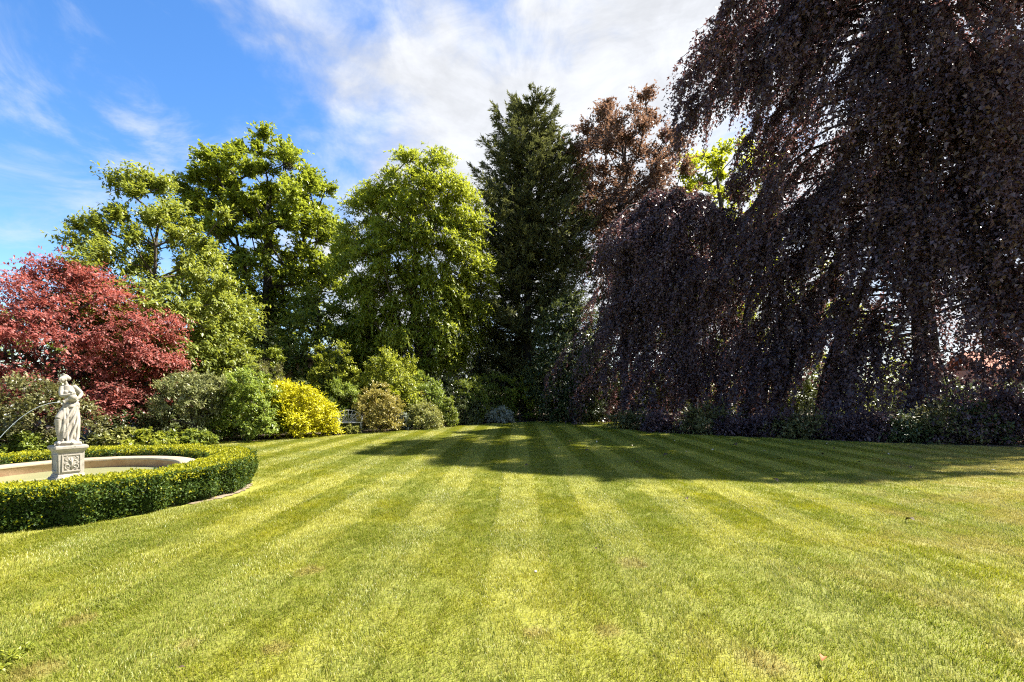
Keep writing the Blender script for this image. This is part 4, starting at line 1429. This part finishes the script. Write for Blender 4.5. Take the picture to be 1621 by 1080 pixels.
S('dark_shrub', 'dark undergrowth between golden bush and garden house', 'shrub', 420, 500, 606, 19.8, (.11, .5), LM['dark'], 130, n=60)
# undergrowth along the right edge, below the beech curtains
for i, (x0, x1, yt, xb, yb, mk, lab) in enumerate((
        (985, 1030, 648, 1005, 681, 'olive', 'straw green grassy tuft shrub at the corner where the beeches begin'),
        (1092, 1165, 636, 1125, 689, 'olive', 'olive green shrub under the small beech curtain'),
        (1245, 1320, 655, 1280, 696, 'olive', 'ragged olive shrub under the middle of the big beech'),
        (1480, 1545, 636, 1515, 704, 'olive', 'olive brown shrub in front of the big beech trunk'),
        (1535, 1665, 610, 1590, 706, 'beech', 'large leaved dark purple undergrowth at the right edge'))):
    S('undergrowth', lab, 'shrub', x0 - 14, x1 + 14, yt + 6, gp(xb, yb)[1] + .15, (.12, .5), LM[mk], 140 + i, n=20, depth=.7, stem=False, clump_r=.42, twigs=16, K=9, startf=.9, out=.5, up=.15)
for i, (x0, x1, yt, xb, yb, mk, lab) in enumerate((
        (1030, 1080, 655, 1055, 686.5, 'beech', 'dark purple seedling growth near the corner of the lawn'),
        (1150, 1215, 660, 1185, 692, 'beech', 'low purple growth under the curtain right of the first olive shrub'),
        (1205, 1262, 652, 1235, 694, 'beech', 'dark purple growth left of the middle olive shrub'),
        (1312, 1372, 664, 1342, 699, 'beech', 'low purple growth below the leaning beech stem'),
        (1365, 1425, 655, 1395, 701, 'beech', 'dark purple growth below the gap with bright sky'),
        (1420, 1482, 662, 1450, 703, 'dark', 'low dark ivy just left of the olive brown shrub'),
        (1470, 1500, 668, 1485, 704, 'beech', 'small dark purple growth beside the olive brown shrub'),
        (1545, 1605, 642, 1575, 706, 'dark', 'dark ivy right of the big beech trunk near the right edge'),
        (1590, 1660, 630, 1625, 707, 'beech', 'dark purple growth cut by the right edge of the view'))):
    S('undergrowth', lab, 'shrub', x0 - 10, x1 + 10, yt, gp(xb, yb)[1] + .3, (.115, .55), LM[mk], 180 + i, n=26, depth=.6, stem=False, clump_r=.34, twigs=13, K=9, startf=.9, out=.4, up=.2)
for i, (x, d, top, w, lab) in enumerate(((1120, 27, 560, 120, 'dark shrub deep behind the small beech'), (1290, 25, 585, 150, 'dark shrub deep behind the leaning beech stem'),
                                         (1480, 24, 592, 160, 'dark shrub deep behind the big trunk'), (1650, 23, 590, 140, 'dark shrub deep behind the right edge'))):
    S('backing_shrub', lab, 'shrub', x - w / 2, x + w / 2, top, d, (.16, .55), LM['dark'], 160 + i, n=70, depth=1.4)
S('weed', 'small bright green weed at the bottom left corner of the lawn', 'plant', -34, 8, 1040, 2.72, (.03, .5), LM['yellowgreen'], 170, n=12, depth=.05, clump_r=.04, stem=False, K=5, twigs=5)

bnd = empty('boundary_hedge', (0, 42, 0))
tag(bnd, 'tall dark boundary hedge showing between the tree trunks at the back of the garden', 'hedge')
gb = np.random.default_rng(77)
nb = 52000
X = gb.uniform(-38, 46, nb)
top = np.interp(X, [-38, -8, 8, 14, 46], [5.0, 4.6, 4.4, 2.6, 2.4]) * (1 + .10 * np.sin(X * 1.7) + .07 * np.sin(X * 4.1 + 1))
Zb = top * gb.random(nb) ** .8
P = np.stack([X, gb.normal(0, .45, nb), Zb], 1)
D = runit(gb, nb) + np.array([0, -.4, .1])
L = .34 * gb.uniform(.7, 1.3, nb)
link('foliage', leaves('foliage', P, D, runit(gb, nb) + np.array([0, -.6, .5]), L, L * .6, gb.uniform(.2, .7, nb), tri=True), LM['dark'], bnd)

# ------------------------------------------------------------------ iron garden bench
bp = np.array([px(550, 19.3), 19.3, 0])
bench = empty('garden_bench', bp, R(12))
tag(bench, 'white wrought iron bench with arched fan back among the border plants', 'bench')
bw2 = .58


def tube_part(name, lines, r, parent, mat, sides=6):
    V, Fc = join_parts([poly_tube(np.array(l, float), r, sides) for l in lines])
    return link(name, mesh_from(name, V, Fc, smooth=True), mat, parent)


ang = np.linspace(0, PI, 20)
arch = [(-bw2 * math.cos(a), .22 + .04 * math.sin(a), .44 + .50 * math.sin(a) ** .8) for a in ang]
bk = [arch, [(x * .62, y, .44 + (z - .44) * .66) for x, y, z in arch], [(-bw2, .22, .46), (bw2, .22, .46)]]
for k in range(9):
    a = PI * (k + 1) / 10
    bk.append([(-.10 * math.cos(a), .225, .46), (-bw2 * .97 * math.cos(a), .25, .44 + .49 * math.sin(a) ** .8)])
for s in (-1, 1):
    bk.append([tuple(q) for q in np.stack([s * (.24 + .10 * np.cos(ang * 2)), np.full(20, .235), .68 + .09 * np.sin(ang * 2)], 1)])
tube_part('backrest', bk, .011, bench, M_IRON)
for k in range(7):
    b = bmesh.new()
    for v in frustum_box(b, bw2, .026, 0, bw2, .026, .016):
        v.co.y += -.20 + k * .066; v.co.z += .43
    bm_obj('slat', b, M_IRON, bench, bevel=.003)
for sx in (-1, 1):
    for sy in (-.2, .2):
        tube_part('leg', [[(sx * .54, sy, .43), (sx * .55, sy * 1.02, .25), (sx * .57, sy * 1.2, 0)]], .014, bench, M_IRON)
    tube_part('armrest', [[(sx * .58, .22, .66), (sx * .60, .0, .67), (sx * .60, -.2, .64), (sx * .58, -.22, .56), (sx * .55, -.20, .44)]], .014, bench, M_IRON)

# ------------------------------------------------------------------ buildings glimpsed between the plants
hx0, hx1, hd = px(405, 25.5), px(492, 25.5), 25.5
ev = pz(570, hd)
gh = empty('garden_house', ((hx0 + hx1) / 2, hd + 1.6, 0))
tag(gh, 'pink rendered garden house wall with dark eaves glimpsed above the golden bush', 'building')
w2 = (hx1 - hx0) / 2


def gbox(name, x0, x1, y0, y1, z0, z1, mat, parent, bevel=0.0):
    b = bmesh.new()
    bmesh.ops.create_cube(b, size=1.0)
    for v in b.verts:
        v.co = Vector(((x0 + x1) / 2 + v.co.x * (x1 - x0), (y0 + y1) / 2 + v.co.y * (y1 - y0), (z0 + z1) / 2 + v.co.z * (z1 - z0)))
    return bm_obj(name, b, mat, parent, bevel=bevel)


gbox('wall', -w2, w2, -1.6, 1.6, 0, ev, M_RENDER, gh)
gbox('fascia', -w2 - .25, w2 + .25, -1.90, -1.84, ev - .10, ev + .06, M_DARKWOOD, gh)
gbox('drainpipe', px(466, hd) - (hx0 + hx1) / 2 - .05, px(466, hd) - (hx0 + hx1) / 2 + .05, -1.72, -1.62, 0, ev - .02, M_DARKWOOD, gh, .02)
b = bmesh.new()
for (y0, z0, y1, z1) in ((-1.95, ev - .02, 0, ev + .30), (1.95, ev - .02, 0, ev + .30)):
    vs = [b.verts.new(p) for p in ((-w2 - .3, y0, z0), (w2 + .3, y0, z0), (w2 + .3, y1, z1), (-w2 - .3, y1, z1), (-w2 - .3, y0, z0 + .09), (w2 + .3, y0, z0 + .09), (w2 + .3, y1, z1 + .09), (-w2 - .3, y1, z1 + .09))]
    for q in ((0, 1, 2, 3), (4, 5, 6, 7), (0, 1, 5, 4), (1, 2, 6, 5), (2, 3, 7, 6), (3, 0, 4, 7)):
        b.faces.new([vs[i] for i in q])
bm_obj('roof', b, M_TILE, gh)

bh = empty('brick_house', (px(1625, 58), 61, 0))
tag(bh, 'red brick house with clay roof glimpsed through the leaves at the right edge', 'building')
gbox('wall', -5, 5, -3, 3, 0, 4.6, M_BRICK, bh)
b = bmesh.new()
for s in (-1, 1):
    vs = [b.verts.new(p) for p in ((-5.3, s * 3.4, 4.5), (5.3, s * 3.4, 4.5), (5.3, 0, 6.9), (-5.3, 0, 6.9), (-5.3, s * 3.4, 4.62), (5.3, s * 3.4, 4.62), (5.3, 0, 7.02), (-5.3, 0, 7.02))]
    for q in ((0, 1, 2, 3), (4, 5, 6, 7), (0, 1, 5, 4), (1, 2, 6, 5), (2, 3, 7, 6), (3, 0, 4, 7)):
        b.faces.new([vs[i] for i in q])
bm_obj('roof', b, M_REDTILE, bh)
for x in (-3, 0, 3):
    w = gbox('window', x - .6, x + .6, -3.06, -3.01, 2.2, 3.6, M_WHITE, bh)
    gbox('pane', x - .5, x + .5, -3.09, -3.065, 2.3, 3.5, M_GLASSY, w)

# a dark clump of twigs high in the sycamore
rn = np.random.default_rng(9)
np_ = np.array([px(455, 29.0), 29.0, pz(264, 29.0)])
segs = []
for k in range(90):
    a, b_ = rn.uniform(0, 2 * PI), rn.uniform(.12, .3)
    c = np_ + np.array([math.cos(a) * b_, math.sin(a) * b_, rn.uniform(-.14, .14)])
    t = unit(np.array([-math.sin(a), math.cos(a), rn.uniform(-.4, .4)]) + rn.normal(0, .3, 3)) * .22
    segs.append((c - t, .014, c + t, .008))
V, Fc = tubes(segs, 4)
nest = link('bird_nest', mesh_from('bird_nest', V - np_, Fc), M_DARKWOOD, None, tuple(np_))
tag(nest, 'dark twig bird nest high in the tall sycamore crown', 'nest')


# ------------------------------------------------------------------ leaves and litter lying on the lawn
def litter_mesh(name, L, W, seed):
    g = np.random.default_rng(seed)
    t = np.linspace(0, 1, 7)
    w = W * np.sin(PI * np.clip(t * .96 + .02, 0, 1)) ** .8
    z = .012 + .16 * L * np.sin(PI * t) * g.uniform(.6, 1.4) + .05 * L * t
    V = []
    for i in range(7):
        V += [(L * (t[i] - .5), w[i] / 2, z[i] + w[i] * .25), (L * (t[i] - .5), 0, z[i]), (L * (t[i] - .5), -w[i] / 2, z[i] + w[i] * .3)]
    Fc = [(i * 3 + k, i * 3 + k + 1, i * 3 + k + 4, i * 3 + k + 3) for i in range(6) for k in range(2)]
    return mesh_from(name, np.array(V), np.array(Fc), smooth=True)


dark_me = [litter_mesh('fallen_leaf', .10, .06, s) for s in range(4)]
pale_me = [litter_mesh('fallen_leaf', .08, .05, s + 10) for s in range(3)]
for m in dark_me:
    m.materials.append(M_LITTER)
for m in pale_me:
    m.materials.append(M_LITTER_PALE)
rl = np.random.default_rng(4)


def lay(name, me, x, y, label, cat, group=None, s=1.0):
    w = gp(x, y)
    o = bpy.data.objects.new(name, me)
    COL.objects.link(o)
    o.location = (w[0], w[1], .034)
    o.rotation_euler = (rl.normal(0, .2), rl.normal(0, .2), rl.uniform(0, 6.28))
    o.scale = (s, s, s)
    tag(o, label, cat, group)
    return o


for (x, y) in ((1110, 708), (1233, 730), (1165, 706), (1054, 724), (1012, 695), (985, 714), (902, 701), (940, 692), (1320, 713), (1440, 744), (1300, 722), (1227, 765), (834, 740), (1163, 708),
               (1360, 735), (1508, 722), (930, 716), (870, 690), (1010, 735), (600, 696)):
    lay('fallen_leaf', dark_me[rl.integers(4)], x, y, 'small dark fallen leaf lying on the shaded part of the lawn', 'leaf', 'dark fallen leaves on the shaded lawn', rl.uniform(.7, 1.4))
for (x, y) in ((860, 684), (1068, 700), (1086, 718), (1000, 708), (945, 702), (1210, 716), (884, 712), (1310, 705), (1450, 713), (1405, 722), (1128, 715), (1250, 700)):
    lay('fallen_leaf', pale_me[rl.integers(3)], x, y, 'tiny pale fallen leaf lying on the shaded part of the lawn', 'leaf', 'pale fallen leaves on the shaded lawn', rl.uniform(.7, 1.2))
lay('fallen_leaf', dark_me[0], 1087, 795, 'dark curled fallen leaf on the sunlit lawn right of the stripes', 'leaf', None, .9)
lay('fallen_leaf', dark_me[1], 1441, 830, 'largest dark fallen leaf on the sunlit lawn at the right', 'leaf', None, 1.1)
lay('fallen_leaf', dark_me[2], 287, 1068, 'dark fallen leaf near the bottom edge left of centre', 'leaf', None, .35)
lay('fallen_leaf', dark_me[3], 943, 875, 'dark speck of leaf on the pale centre stripe edge', 'leaf', None, .45)
rust = litter_mesh('fallen_leaf', .07, .045, 31)
rust.materials.append(M_LITTER_RUST)
lay('fallen_leaf', rust, 1303, 1055, 'rust orange fallen leaf near the bottom edge at the right', 'leaf', None, .8)
fe = litter_mesh('feather', .16, .035, 33)
fe.materials.append(M_FEATHER)
lay('feather', fe, 1571, 748, 'white feather on the lawn near the right edge', 'feather', None, .65)
pm = bpy.data.meshes.new('pebble')
b = bmesh.new()
bmesh.ops.create_icosphere(b, subdivisions=2, radius=.014)
for v in b.verts:
    v.co *= 1 + .15 * math.sin(v.co.x * 150) * math.cos(v.co.y * 130)
    v.co.z *= .65
b.to_mesh(pm)
b.free()
pm.materials.append(M_LITTER_PALE)
lay('pebble', pm, 848, 911, 'small white pebble on the central pale stripe of the lawn', 'pebble')
